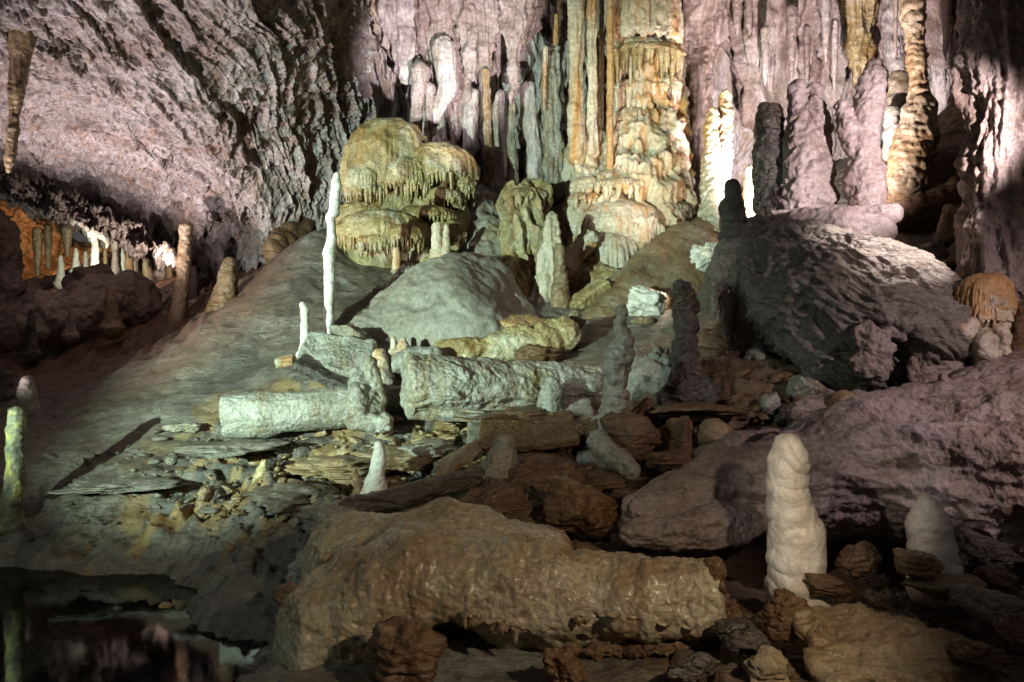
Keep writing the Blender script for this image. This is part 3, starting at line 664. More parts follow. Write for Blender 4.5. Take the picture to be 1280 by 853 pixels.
# orange stump
b = empty('flowstone_stump', P(650,380,13.6)); tag(b, 'tall flat topped flowstone stump streaked orange and green left of centre', 'flowstone')
chain_obj('stump_body', None, None, [[(656,262,14.4,28),(655,300,14.2,30),(648,345,14.0,34),(640,385,13.7,44)],[(665,250,14.4,22),(645,252,14.4,20)]], 'ochre', [('fbm',.10,1.6),('flute',.12,3.2),('fbm',.02,9)], vox=1.5, parent=b)
tier(b, 656, 236, 250, 31, 16, 'ochre', 14.3, 22, .85)
tier(b, 668, 300, 330, 18, 34, 'ochre', 13.9, 23, .6)
chain_obj('flowstone_wall', 'smooth grey green flow sheet filling the gap between bell and stump', 'flowstone', [[(600,265,15.2,26),(600,310,14.8,42),(610,350,14.2,44)]], 'grey', [('fbm',.12,1.2),('flute',.04,2.5),('fbm',.02,8)], vox=2)
# bluish ribbed stalagmite
stal('stalagmite', 'tall tapering bluish white stalagmite in front of the stepped flowstone', [(690,272,6),(690,290,9),(689,320,13),(687,355,18),(684,392,24)], 'cream', Y=13.2, L=[('fbm',.05,2),('ring',.02,5),('flute',.05,5),('fbm',.015,12)])
stal('stalagmite', 'rough orange flushed stalagmite leaning on the bluish one', [(699,308,5),(700,340,9),(700,380,12),(700,402,14)], 'tan', Y=12.9, L=[('fbm',.04,3),('ring',.02,6)])
# ---- stepped flowstone column (hero)
b = empty('stepped_flowstone', P(780,370,14.6)); tag(b, 'towering cream flowstone stepped like a wedding cake with orange streaks, brightest in the cave', 'flowstone column')
chain_obj('flowstone_core', None, None, [[(806,-80,16.2,36),(808,60,16.1,34),(808,120,15.9,40),(808,180,15.8,48),(795,250,15.6,66),(780,330,15.2,74)],[(735,205,15.6,28),(745,270,15.4,44)]], 'cream', [('fbm',.12,1.5),('flute',.16,3),('ridge',.05,5,(1,1,.3)),('fbm',.03,9)], vox=1.9, parent=b)
hero = [(806,-40,54,44,10,15.5,31,'cream',.08),(803,50,66,41,50,15.7,32,'cream',.05),(808,58,72,45,46,15.6,45,'ochre',.05),(790,100,116,22,40,15.5,50,'cream',.1),(828,92,112,22,26,15.45,51,'cream',.1),
    (838,205,238,27,50,15.2,38,'grey',.14),(776,250,306,56,26,14.7,40,'cream',.07),(760,288,338,48,20,14.4,42,'cream',.07),(802,300,345,42,16,14.6,43,'ochre',.08)]
hr = np.random.default_rng(77)
for i in range(30):
    y = 112+i*6.6+hr.uniform(-5, 5); le = 768-64*float(sstep(165, 230, y)); ri = 852+10*float(sstep(150, 250, y))-20*float(sstep(260, 340, y))
    rx = hr.uniform(15, 33); x = hr.uniform(le+rx*.8, max(le+rx*.8+2, ri-rx*.9)); mid_ = (le+ri)/2; hw = (ri-le)/2
    Yc = 16.0-.0034*(y-100)-(hw/F*15.5)*.85*math.sqrt(max(.05, 1-((x-mid_)/(hw*1.05))**2))*.8
    hero.append((x, y, y+hr.uniform(12, 30), rx, hr.uniform(12, 44), Yc, 300+i, 'grey' if x > 835 and y > 200 else 'cream', hr.uniform(.08, .18)))
for (cx_, yt, ye, rx, dp, Y, sd, mt, fl) in hero:
    tier(b, cx_, yt, ye, rx, dp, mt, Y, sd, .8, fl, dens=.8, dr=(2.8, 5.6))
chain_obj('flowstone_foot', None, None, [[(745,330,14.5,36),(790,340,14.6,44),(820,345,14.8,30)],[(730,350,14,28),(760,365,13.8,30)]], 'ochre', [('fbm',.10,1.6),('lump',.06,2.5),('fbm',.02,8)], vox=1.8, parent=b)
# broken slabs against it
def slab(name, label, a, b_, w, th, mat, Y, seed=1, dY=.0, cat='slab', tw=0.0):
    """flat broken slab between two picture points; w px wide, th px thick"""
    A_ = P(*a, Y); B_ = P(*b_, Y+dY); s = Y/F; ax_ = B_-A_; ln = np.linalg.norm(ax_); ax_ /= ln
    up = np.array([0, -.35, 1.0]); up -= ax_*(up@ax_); up /= np.linalg.norm(up); sd_ = np.cross(ax_, up)
    if tw: c_, s_ = math.cos(math.radians(tw)), math.sin(math.radians(tw)); up, sd_ = up*c_+sd_*s_, sd_*c_-up*s_
    R = np.stack([ax_, sd_, up], 1).astype(np.float32); C_ = (A_+B_)/2
    h = (ln/2, w*s/2, th*s/2); ex = max(h)*1.1+.05
    def fn(G):
        q = G+np.stack([fbm(G, .8/max(th*s, .05)*.3, 2, seed)*.25*th*s]*3, 1).astype(np.float32)
        return rbox(q, C_, h, min(h)*.45, R)
    V, Q = sdf_mesh(C_-ex, C_+ex, max(.8*s, ex/70), fn, [('fbm', .13*th*s, .8/(th*s)), ('fbm', .04*th*s, 4/(th*s))])
    base = np.array([C_[0], C_[1], V[:, 2].min()])
    o = link(name, mesh_np(name, V-base, Q), M[mat], loc=[float(v) for v in base]); tag(o, label, cat); return o
slab('broken_slab', 'tilted cream slab leaning on the left flank of the stepped flowstone', (706,328), (742,292), 26, 15, 'cream', 13.9, 1)
slab('broken_slab', 'thin orange edged splinter under the tilted cream slab', (708,344), (740,304), 14, 8, 'orange', 13.8, 2)
slab('broken_slab', 'olive broken column piece resting aslant below the stepped flowstone', (712,390), (760,358), 30, 22, 'ochre', 12.9, 3)
# ---- right slope rocks and lit column
b = chain_obj('flowstone_slope', 'smooth sandy brown ramp of flowstone rising to the right of the stepped flowstone', 'flowstone', [[(740,420,12.4,26),(790,375,13.2,38),(850,330,14.6,46),(900,300,16,44)],[(820,400,12.8,30),(880,360,14,40)]], 'tan', [('fbm',.10,.8),('ridge',.012,3),('fbm',.01,9)], vox=2.2, k=.9)
rock('boulder', 'glaring white rough boulder on the sandy ramp behind the dark thumb stalagmite', 'boulder', 806,378,62,46,40,'calcite',12.3,3,(10,20,30),5,rough=.2)
rock('boulder', 'reddish tan rock below the glaring white boulder', 'boulder', 806,410,56,36,40,'tan',12.0,4,(0,10,60),5,rough=.15)
rock('boulder', 'dazzling white jagged rock at the foot of the white twin column', 'boulder', 884,318,52,36,30,'calcite',13.2,6,(0,-20,30),5,rough=.25)
stal('cave_column', 'brilliant white twin ribbed column standing on the ramp', [(908,118,6),(906,150,9),(904,190,9),(902,230,10),(900,268,14)], 'cream', Y=15.2, cat='column', L=[('fbm',.04,3),('ring',.016,5),('lump',.03,6),('fbm',.015,12)])
stal('stalagmite', 'white ribbed stalagmite fused against the brilliant twin column', [(890,142,6),(889,170,9),(890,210,11),(892,250,15),(890,272,17)], 'cream', Y=15.0, L=[('fbm',.04,3),('ring',.016,5),('lump',.03,6),('fbm',.015,12)])
stal('flowstone_pedestal', 'tan round pedestal under the brilliant white twin column', [(893,272,15),(893,290,19),(890,305,22)], 'tan', Y=15.0, cat='pedestal')
stal('stalagmite', 'small golden ribbed stalagmite right of the brilliant white column', [(937,210,4.5),(936,230,7),(936,255,8)], 'cream', Y=14.8)
# ---- twin topped + forked stalagmites on the tilted slab
chain_obj('stalagmite', 'massive pink stalagmite with two round finger tops', 'stalagmite', [[(997,112,11.5,9),(1000,140,11.5,14),(1003,180,11.5,22),(1006,220,11.5,28),(1008,250,11.5,33)],[(1018,114,11.4,9),(1017,140,11.4,15),(1018,180,11.5,20),(1014,215,11.5,26)]], 'rosy', [('fbm',.05,2),('ring',.018,3.6),('lump',.035,4.5),('ridge',.012,7),('fbm',.008,16)], vox=1.3, k=.25)
chain_obj('stalagmite', 'forked pink stalagmite with a dark leaning crown and a short stub arm', 'stalagmite', [[(1091,83,11,9),(1090,110,11,16),(1084,145,11,17),(1079,180,11,17),(1081,215,11,20),(1084,246,11,23)],[(1051,134,11,8),(1058,158,11,12),(1072,185,11,14)]], 'rosy', [('fbm',.045,2.2),('ring',.013,3.8),('lump',.025,5),('ridge',.010,7),('fbm',.008,16)], vox=1.3, k=.35)
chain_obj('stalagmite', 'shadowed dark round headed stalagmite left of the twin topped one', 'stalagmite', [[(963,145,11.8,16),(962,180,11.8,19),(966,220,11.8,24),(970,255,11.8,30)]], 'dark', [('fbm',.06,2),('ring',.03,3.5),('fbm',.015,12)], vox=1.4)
chain_obj('stalagmite', 'dark thumb shaped stalagmite on the shoulder beside the golden stalagmite', 'stalagmite', [[(915,234,10.6,9),(915,260,10.6,14),(920,300,10.6,19),(935,330,10.6,24)]], 'dark', [('fbm',.04,2),('ring',.02,4),('fbm',.012,12)], vox=1.3)
chain_obj('tilted_slab', 'pale pink wedge slab carrying the two big pink stalagmites', 'slab', [[(975,262,11.2,16),(1040,262,11.0,20),(1112,266,10.6,15)],[(1000,282,10.9,20),(1060,286,10.5,26),(1102,288,10.4,17)]], 'rosy', [('fbm',.06,1.6),('fbm',.015,9)], vox=1.4, sy=.6, cuts=[(P(1120,256,10.6), (.1,.2,.97), .04)])
# ---- giant toppled column
gA, gB = P(975,340,10.4), P(1105,415,9.2)
gdir = (gB-gA)/np.linalg.norm(gB-gA)
RG = rotm(0, 28, 10)
def giant_extra(G, D):
    s = 9.3/F
    c1 = ell(G, P(1118,450,8.75), (38*s, .42, 44*s)); D = smax(D, -c1, .05)
    return D
b = empty('toppled_column', P(1040,490,9.4)); tag(b, 'giant toppled dark rippled column lying aslant with a hollow broken lower end', 'fallen column')
chain_obj('column_trunk', None, None, [[(955,322,10.6,44),(1000,350,10.2,70),(1045,378,9.8,84),(1100,408,9.5,80),(1142,432,9.2,60)],[(1100,380,9.6,70),(1150,425,9.4,48),(1178,440,9.3,32)],[(1040,455,9.4,34),(1085,468,9.3,26)]], 'giant',
    [('fbm',.08,.8),('ripple',.085,1.7,(.35,1,2.1),5,RG),('ripple',.03,4.5,(.4,1,2),6,RG),('fbm',.015,10)], vox=1.3, k=.5, parent=b, extra=giant_extra, cuts=[(P(1130,470,9.2), (.42,-.25,-.87), .05)])
chain_obj('broken_end', None, None, [[(1082,420,8.75,18),(1096,430,8.7,20)],[(1078,452,8.72,14),(1098,458,8.72,16)],[(1112,414,8.75,10),(1128,410,8.8,12)],[(1158,432,8.9,22),(1180,452,8.85,26),(1160,465,8.8,24)]], 'pink', [('fbm',.05,3),('ridge',.03,5),('fbm',.02,14)], vox=1.2, parent=b, k=.3, sy=.5)
chain_obj('curtain', None, None, [[(925,325,10.5,26),(918,362,10.45,19),(912,392,10.45,11),(908,415,10.45,4)],[(940,350,10.45,26),(934,395,10.4,18),(930,430,10.4,9)],[(915,318,10.5,22),(900,345,10.4,17),(893,370,10.4,7),(890,402,10.4,2.5)],[(920,330,10.4,20),(912,370,10.3,9),(910,400,10.3,5),(913,424,10.3,2)],[(934,340,10.4,20),(930,385,10.3,9),(934,415,10.3,5),(940,436,10.3,2)],[(948,350,10.4,22),(946,395,10.3,11),(952,430,10.3,7),(960,455,10.3,4)],[(945,298,10.6,26),(922,312,10.6,20)]], 'giant', [('fbm',.03,2.5),('flute',.02,7),('fbm',.01,12)], vox=1.2, k=.14, parent=b)
# things under the giant
stal('stalagmite', 'dark knobbly pillar stalagmite with a bulbous head, foot on a round rock', [(852,362,13),(857,382,15),(858,410,15),(857,440,13),(857,470,16)], 'dark', Y=9.6, L=[('fbm',.06,3),('ring',.03,4),('fbm',.015,12)])
rock('boulder', 'dark rounded folded boulder beneath the bulbous headed pillar', 'boulder', 860,490,74,76,60,'dark',9.3,8,(0,0,20),5,rough=.18)
stal('stalagmite', 'crooked bluish dark thumb stalagmite standing tall before the white boulder', [(776,388,8),(775,405,10),(779,425,11),(776,445,14),(771,460,13),(772,500,13),(765,520,15),(757,538,22)], 'grey', Y=8.6, L=[('fbm',.05,3),('ring',.025,5),('lump',.02,7),('fbm',.01,14)])
rock('boulder', 'lichen pale lumpy boulder behind the crooked thumb stalagmite', 'boulder', 815,470,74,96,60,'grey',10.0,9,(0,20,10),5,rough=.25)
rock('boulder', 'smooth dull boulder left of the crooked stalagmite', 'boulder', 735,485,58,44,50,'grey',9.9,10,(0,0,40),5,rough=.12)
rock('boulder', 'brown mossy rock directly below the crooked stalagmite', 'boulder', 790,550,76,56,60,'brown',8.3,12,(0,10,0),5,rough=.14)
chain_obj('broken_column', 'short fat broken column chunk pointing at the viewer by the dark hollow', 'fallen column', [[(892,545,8.2,21),(915,560,8.6,19),(925,575,9,18)]], 'tan', [('fbm',.03,3),('ring',.015,8)], vox=1.2)
chain_obj('broken_column', 'pitted grey cylinder chunk lying under the crooked stalagmite', 'fallen column', [[(745,552,8.1,14),(770,572,7.9,16),(788,588,7.8,15)]], 'grey', [('fbm',.03,4),('pit',.02,14)], vox=1.1)
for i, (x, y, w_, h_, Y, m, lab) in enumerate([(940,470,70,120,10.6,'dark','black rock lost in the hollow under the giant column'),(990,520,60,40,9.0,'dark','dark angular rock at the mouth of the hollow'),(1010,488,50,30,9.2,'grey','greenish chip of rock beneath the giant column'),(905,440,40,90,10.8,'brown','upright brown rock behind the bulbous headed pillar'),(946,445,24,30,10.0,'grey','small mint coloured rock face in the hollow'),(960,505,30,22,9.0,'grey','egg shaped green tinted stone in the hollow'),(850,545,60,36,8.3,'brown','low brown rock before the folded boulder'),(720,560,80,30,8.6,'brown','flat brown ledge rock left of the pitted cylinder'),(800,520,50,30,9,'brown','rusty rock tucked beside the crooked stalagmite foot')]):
    rock('boulder', lab, 'boulder', x,y,w_,h_,None,m,Y,30+i,(0,i*17,i*40),5,rough=.16)
# ---- right upper
stal('cave_column', 'huge bark textured column standing at the right edge', [(1275,-60,60),(1268,20,48),(1262,100,46),(1252,170,40),(1250,230,38),(1250,290,44),(1252,340,52)], 'pink', Y=9.4, cat='column', L=[('fbm',.12,1.3),('flute',.13,3.2),('ridge',.05,6,(1,1,.35)),('fbm',.02,14)], vox=1.5)
stal('cave_column', 'bottle shaped column swelling into a ribbed bulb under a smooth pink neck', [(1140,-70,18),(1141,0,13),(1146,70,10.5),(1149,118,10),(1150,140,18),(1146,170,24),(1140,195,24),(1132,225,22)], 'tan', Y=14.5, cat='column', L=[('fbm',.04,1.5),('ring',.012,3.6),('lump',.04,4.5),('fbm',.008,14)])
chain_obj('stalagmite', 'two lobed grey stalagmite shadowed behind the bottle shaped column', 'stalagmite', [[(1124,105,15.6,14),(1124,140,15.6,15),(1120,190,15.6,14)],[(1116,140,15.3,9),(1118,190,15.3,13)]], 'grey', [('fbm',.06,2),('ring',.03,3)], vox=1.6)
chain_obj('flowstone_mound', 'large smooth dark brown mound behind the pink slab', 'flowstone', [[(1100,290,15,40),(1160,250,15.5,66),(1215,190,16.5,56),(1230,130,17.5,30)]], 'brown', [('fbm',.15,.8),('ridge',.03,2.5),('fbm',.015,9)], vox=2.4)
rock('boulder', 'square yellow stained block perched beside the bark textured column', 'boulder', 1190,284,42,44,36,'tan',11.6,51,(0,6,10),5,rough=.08,sharp=30,planes=9)
rock('boulder', 'smaller pink rock under the square yellow stained block', 'boulder', 1166,314,32,26,26,'pink',11.4,52,(0,0,10),5)
rock('boulder', 'tiny bright pink rock at the rim behind the giant column', 'boulder', 1136,320,18,14,14,'pink',11.3,53,(0,0,10),4)
rock('boulder', 'dark brown rock below the square block', 'boulder', 1190,335,70,24,50,'brown',11.2,54,(0,0,40),5)
b = empty('flowstone_stub', P(1232,450,8.8)); tag(b, 'squat rust capped white flowstone stub with stumpy drips at the right edge', 'flowstone')
tier(b, 1232, 342, 388, 34, 14, 'orange', 8.9, 61, .8, .07, dmat='cream')
tier(b, 1230, 372, 402, 33, 10, 'cream', 8.85, 62, .8, .07)
chain_obj('stub_body', None, None, [[(1230,385,8.9,26),(1228,420,8.9,22),(1232,450,8.9,26)],[(1210,412,8.7,11),(1212,436,8.7,9)],[(1250,412,8.7,11),(1252,440,8.7,9)],[(1230,425,8.6,12),(1232,445,8.6,12)]], 'cream', [('lump',.04,4),('fbm',.02,8)], vox=1.1, k=.2, parent=b)
rock('boulder', 'brown rounded rock right of the rust capped stub', 'boulder', 1278,400,46,90,50,'brown',9.1,63,(0,0,10),5)
stal('stalagmite', 'thin pale splinter leaning beside the rust capped stub', [(1204,352,3),(1200,380,6),(1196,400,8)], 'pink', Y=9.0)
rock('boulder', 'jagged dark rock in the shade under the rust capped stub', 'boulder', 1235,480,120,40,70,'dark',8.8,64,(0,0,40),5,rough=.2)
# ---- fallen logs
def log(name, label, pts, mat, seed, L, cut=None, cat='fallen column', cuts=(), vox=1.25):
    return chain_obj(name, label, cat, [pts], mat, L, vox=vox, cuts=cuts, k=.6)
d1 = P(560,508,9.5)-P(275,520,9.3); d1 /= np.linalg.norm(d1)
chain_obj('fallen_column', 'long cylindrical fallen column with a sawn looking hollow end, lying across the slope', 'fallen column', [[(262,522,9.35,28),(330,516,9.4,27),(450,508,9.5,25)]], 'grey', [('fbm',.035,2,(.6,1,1)),('ridge',.005,6,(.4,1,1)),('pit',.006,18),('fbm',.004,24)], vox=1.1,
    cuts=[(P(279,520,9.3), -d1, .02)], extra=lambda G, D: smax(D, -seg(G, P(262,522,9.35), P(283,521,9.36), .19, .19), .02))
chain_obj('fallen_column', 'narrower half of the broken log disappearing under the big pale log', 'fallen column', [[(470,498,9.9,17),(520,503,9.8,17),(600,515,9.7,16)]], 'grey', [('fbm',.03,2.5),('pit',.01,9)], vox=1.2)
d2 = P(740,470,10)-P(515,482,9.3); d2 /= np.linalg.norm(d2)
chain_obj('fallen_column', 'thickest pale fallen column with a chipped white face tapering to the right', 'fallen column', [[(500,482,9.2,40),(560,486,9.3,38),(650,484,9.7,32),(745,478,10.1,26)]], 'grey', [('fbm',.05,1.6),('ripple',.038,1.8,(.25,1,1.8),3,rotm(0,8,0)),('ripple',.007,7,(.4,1,1.5),4,rotm(0,12,0)),('fbm',.01,16)], vox=1.1, cuts=[(P(512,482,9.1), -d2, .03),(P(600,448,9.4), (.03,.1,.99), .05)])
chain_obj('broken_column', 'yellow lit broken column lying behind the thickest pale log', 'fallen column', [[(556,440,10.9,12),(620,434,11,18),(680,426,11,20),(706,420,11,18)]], 'ochre', [('fbm',.07,2),('lump',.05,3),('fbm',.02,9)], vox=1.3)
rock('boulder', 'brown crusty underside rock beneath the yellow lit column', 'boulder', 672,444,70,26,50,'brown',10.7,71,(0,0,10),5,rough=.2)
slab('broken_slab', 'sharp ochre edged slab wedged behind the yellow lit column', (612,398), (700,410), 40, 8, 'orange', 11.6, 5)
rock('boulder', 'peach coloured stone at the right end of the yellow lit column', 'boulder', 718,404,26,34,26,'tan',11.3,72,(0,0,10),5)
rock('boulder', 'small yellow stone next to the peach coloured stone', 'boulder', 690,412,26,20,20,'ochre',11.3,73,(0,20,10),4)
slab('broken_slab', 'blue grey tilted slab propped against the knobbly stalagmite group', (378,440), (464,452), 62, 20, 'grey', 10.6, 7, tw=25)
rock('boulder', 'pale greenish rounded rock on the far edge of the blue grey slab', 'boulder', 442,422,50,26,34,'grey',11.0,74,(0,25,10),5)
slab('broken_slab', 'short blunt stick of stone poking out left of the blue grey slab', (347,452), (370,449), 12, 11, 'cream', 10.4, 9)
slab('broken_slab', 'shaded slab bridging below the blue grey slab', (372,452), (440,482), 30, 12, 'dark', 10.3, 10)
chain_obj('stalagmite', 'knobbly double stalagmite growing over the break in the long log', 'stalagmite', [[(463,456,9.5,8),(464,475,9.5,12),(466,500,9.5,14),(464,525,9.4,15)],[(446,468,9.5,9),(450,490,9.4,14),(452,520,9.3,14)],[(440,528,9.2,8),(480,530,9.2,12)]], 'grey', [('fbm',.04,3),('lump',.025,5),('fbm',.012,14)], vox=1.1, k=.5)
stal('stalagmite', 'small white conical stalagmite on the sunlit looking ledge behind the log break', [(504,426,5),(504,434,8),(504,446,10)], 'cream', Y=10.8)
stal('stalagmite', 'tiny round knob stalagmite left of the white cone', [(492,424,4),(492,432,4)], 'cream', Y=10.9)
stal('stalagmite', 'smooth cream hump stalagmite between the log break and the white cone', [(474,444,9),(475,456,11)], 'cream', Y=10.3)
chain_obj('broken_column', 'curved grey rib of rock arching left of the thickest pale log', 'fallen column', [[(478,475,10.4,9),(488,458,10.4,11),(510,447,10.4,12),(545,440,10.5,10)]], 'grey', [('fbm',.04,3)], vox=1.2)
stal('stalagmite', 'squat grey stalagmite in front of the tapering end of the thickest pale log', [(690,478,8),(690,490,13),(688,502,16)], 'grey', Y=9.3)
stal('broken_stalagmite', 'candle stub stalagmite standing on a flat slab right of the squat grey one', [(690,520,5),(690,528,6.5)], 'tan', Y=8.9, rings=.3, cat='stalagmite')
# ---- middle ground
stal('stalagmite', 'white skittle shaped stalagmite alone on the rubble', [(474,558,7),(474,575,9),(471,588,9),(469,604,13)], 'calcite', Y=7.9)
stal('stalagmite', 'small brown peg stalagmite left of the white skittle', [(443,588,3),(446,600,5),(448,610,5)], 'tan', Y=7.9)
stal('stalagmite', 'short olive horn stalagmite at the edge of the ochre terrace', [(330,578,4),(327,590,7),(322,606,8)], 'ochre', Y=8.3)
stal('stalagmite', 'broad grey stalagmite stump with a chipped flat top in the centre foreground', [(630,556,13),(628,575,17),(618,600,26)], 'grey', Y=7.5)
chain_obj('broken_column', 'slim fallen column lying toward the broad stump', 'fallen column', [[(438,636,7.0,15),(500,622,7.1,14),(570,602,7.3,13),(600,596,7.4,12)]], 'dark', [('fbm',.02,3),('ring',.01,8)], vox=1.1)
slab('broken_slab', 'flat triangular slab lying behind the slim fallen column', (545,590), (600,560), 34, 10, 'tan', 7.9, 11)
slab('broken_slab', 'wide brown plate of rock right of the broad stump', (600,545), (720,535), 90, 10, 'brown', 8.6, 12)
slab('broken_slab', 'grey ledge plate carrying the candle stub', (585,536), (745,528), 120, 12, 'grey', 9.0, 13)
for x, y, w_, h_, Y, m, sd, lab in [(420,585,150,34,8.5,'tan',221,'broad cracked tan ledge below the long fallen log'),(370,620,120,34,7.9,'ground',222,'dull grey ledge stepping down toward the pool bank'),(500,575,110,24,8.6,'tan',223,'thin tan ledge behind the white skittle stalagmite'),(300,560,120,20,9.0,'ground',224,'low dark ledge under the hollow end of the long log'),
   (235,535,44,14,9.9,'grey',225,'small loose flat rock left of the long fallen log'),(160,605,150,18,8.7,'ground',226,'thin cracked crust ledge on the pool bank'),(420,655,90,40,7.0,'grey',227,'pale cracked ledge just left of the slim fallen column')]:
    rock('flat_rock', lab, 'flat rock', x, y, w_, h_, w_*.9, m, Y, sd, (0, 0, sd*17), 5, rough=.24, planes=18)
rock('boulder', 'dark red brown boulder between the front block and the pink rock', 'boulder', 722,632,84,86,70,'brown',6.6,81,(0,0,30),5,rough=.16)
chain_obj('broken_column', 'thin brown root like rib lying behind the front block', 'fallen column', [[(676,665,6.2,10),(710,682,6.1,8),(750,695,6,7),(800,706,5.9,6)]], 'brown', [('fbm',.02,5)], vox=1.1)
chain_obj('flowstone_terrace', 'rusty brown terrace of flowstone on top behind the front block', 'flowstone', [[(560,650,6.9,24),(620,640,7.1,34),(690,650,7,28)],[(650,600,7.6,26),(700,612,7.5,30)]], 'brown', [('fbm',.06,1.8),('strata',.03,7),('ridge',.04,4,(.6,1,1.5)),('fbm',.02,10)], vox=1.5, sy=1.5)
for x, y, w_, h_, Y, m, sd, lab in [(650,520,150,24,9.3,'brown',201,'long thin brown ledge running under the thickest pale log'),(860,512,120,22,8.9,'brown',202,'thin rusty ledge in front of the folded boulder'),(740,600,90,26,7.7,'brown',203,'flat brown rock left of the pinkish mass tip'),
   (850,575,80,34,7.9,'brown',204,'wedge of brown rock above the tip of the pinkish mass'),(540,560,80,20,8.6,'grey',205,'low grey plate near the white skittle stalagmite'),(660,575,110,22,8.2,'brown',206,'reddish plate behind the broad grey stump'),(600,520,90,16,9.2,'grey',207,'thin pale plate at the front of the log break')]:
    rock('flat_rock', lab, 'flat rock', x, y, w_, h_, w_*.8, m, Y, sd, (0, 0, sd*17), 5, rough=.2)
# ---- front block
b = empty('front_block', P(620,850,5.4)); tag(b, 'huge broken flowstone block lying in front with pitted top and dripping underside', 'rock block')
dR = np.array([.985, -.17, .02]); 
chain_obj('block_body', None, None, [[(430,775,5.6,78),(520,745,5.6,80),(640,745,5.5,72),(760,752,5.4,56),(870,752,5.3,48),(930,752,5.3,44)],[(430,700,6.1,52),(560,690,6.1,58),(680,705,6.0,44)],[(395,820,5.4,46),(400,890,5.3,50)]], 'block',
   [('fbm',.05,.9),('flute',.035,2.4),('ridge',.012,4,(1,1,.5)),('pit',.013,10),('pit',.010,22),('fbm',.006,18)], vox=1.4, k=.55, parent=b, cuts=[(P(900,750,5.3), dR, .04),(P(800,803,5.3), (0,.10,-.99), .06) if False else (P(900,1200,5), (0,0,-1), .02)],
   extra=lambda G, D: smax(D, -smin(seg(G, P(560,880,5.0), P(900,835,5.1), .42, .16), seg(G, P(540,860,4.7), P(560,870,5.4), .42, .42), .1), .06))
L_ = []
for i in range(34):
    x = random.uniform(555, 885); yb = 776+random.uniform(-6, 2)+8*math.sin(x*.031)
    s = 5.0/F; L_.append((P(x, yb, 5.02+random.uniform(0, .3)), random.uniform(6, 20)*s*(1.3 if x < 720 else .8), random.uniform(4, 9)*s))
V, Fc = tubes(L_); link('drip_fringe', mesh_np('drip_fringe', V-np.array(b.location), Fc), M['block'], parent=b)
chain_obj('broken_face', None, None, [[(893,712,5.22,10),(897,750,5.2,14),(890,790,5.22,12)],[(880,806,5.2,9),(800,812,5.2,8),(720,815,5.22,7)]], 'brown', [('fbm',.03,5),('ridge',.03,7)], vox=1.2, parent=b, k=.3)
for x, y, w_, h_, Y, m, sd, lab in [(376,752,58,42,5.55,'brown',91,'smooth brown egg shaped rock clinging to the left end of the front block'),(420,706,60,60,5.9,'tan',92,'knuckle of tan rock above the brown egg shaped rock'),(378,712,36,36,6.2,'grey',93,'pale rounded rock behind the brown egg shaped one'),
   (505,822,96,84,4.75,'brown',94,'dark brown boulder set in the hollow under the front block'),(705,832,56,56,4.8,'brown',95,'small brown post like rock propping the front block'),(912,770,30,40,5.5,'brown',96,'brown rock just off the right end of the front block'),(450,660,60,22,6.8,'grey',97,'flat grey stone left of the slim fallen column'),(520,655,70,26,6.7,'brown',98,'low rust coloured stone at the back of the front block')]:
    rock('boulder', lab, 'boulder', x, y, w_, h_, None, m, Y, sd, (0, 25 if sd == 91 else 5, 15), 5, rough=.1 if sd == 91 else .18)
# ---- pink rock right
b = empty('pink_rock_mass', P(1050,690,7.2)); tag(b, 'long pinkish purple flowstone mass undercut in black across the right side', 'rock mass')
chain_obj('rock_body', None, None, [[(815,650,6.6,30),(880,625,6.8,40),(960,600,7.0,46),(1060,590,7.2,70),(1160,585,7.2,82),(1260,580,7,92),(1400,560,7,110)],[(1020,530,8,30),(1090,520,8.2,34),(1180,520,8.2,44),(1300,500,8.4,60)],[(900,580,7.8,20),(970,560,8,26)]], 'pink',
   [('fbm',.14,.8,(.7,1,1.2)),('ridge',.085,1.15,(.4,1,1.7)),('ridge',.025,2.8,(.45,1,1.6)),('ridge',.015,5,(.6,1,1.3)),('pit',.015,9),('fbm',.01,18)], vox=1.5, k=.5, parent=b, cuts=[(P(1000,672,7), (-.02,-.1,-.99), .06)])
chain_obj('rock_ledge', None, None, [[(790,670,6.3,17),(840,668,6.3,22),(900,655,6.4,24),(955,640,6.6,20)],[(800,640,6.5,16),(850,628,6.6,18)]], 'pink', [('fbm',.06,2,(.6,1,1.4)),('ridge',.04,2.6,(.4,1,1.6)),('fbm',.012,12)], vox=1.3, parent=b)
stal('stalagmite', 'sharp little pink peak on the back of the pinkish rock mass', [(1178,472,6),(1182,488,14),(1186,505,22)], 'pink', Y=8.2)
chain_obj('broken_column', 'rough boulder log on the crest of the pinkish rock mass', 'fallen column', [[(1085,512,7.9,12),(1050,506,8.0,17),(1025,512,8.1,14)]], 'tan', [('fbm',.04,3)], vox=1.2)
stal('stalagmite', 'tall waxy white stalagmite with a bulging waist in the right foreground', [(984,560,18),(985,580,23),(985,612,24),(990,640,27),(997,668,33),(996,700,34),(996,735,36),(1000,755,38)], 'waxy', Y=5.6, rings=1.1, lump=.6)
stal('stalagmite', 'shorter blunt waxy stalagmite right of the tall one', [(1158,632,14),(1160,655,24),(1166,690,27),(1168,715,30)], 'waxy', Y=5.7, rings=1.1, lump=.6)
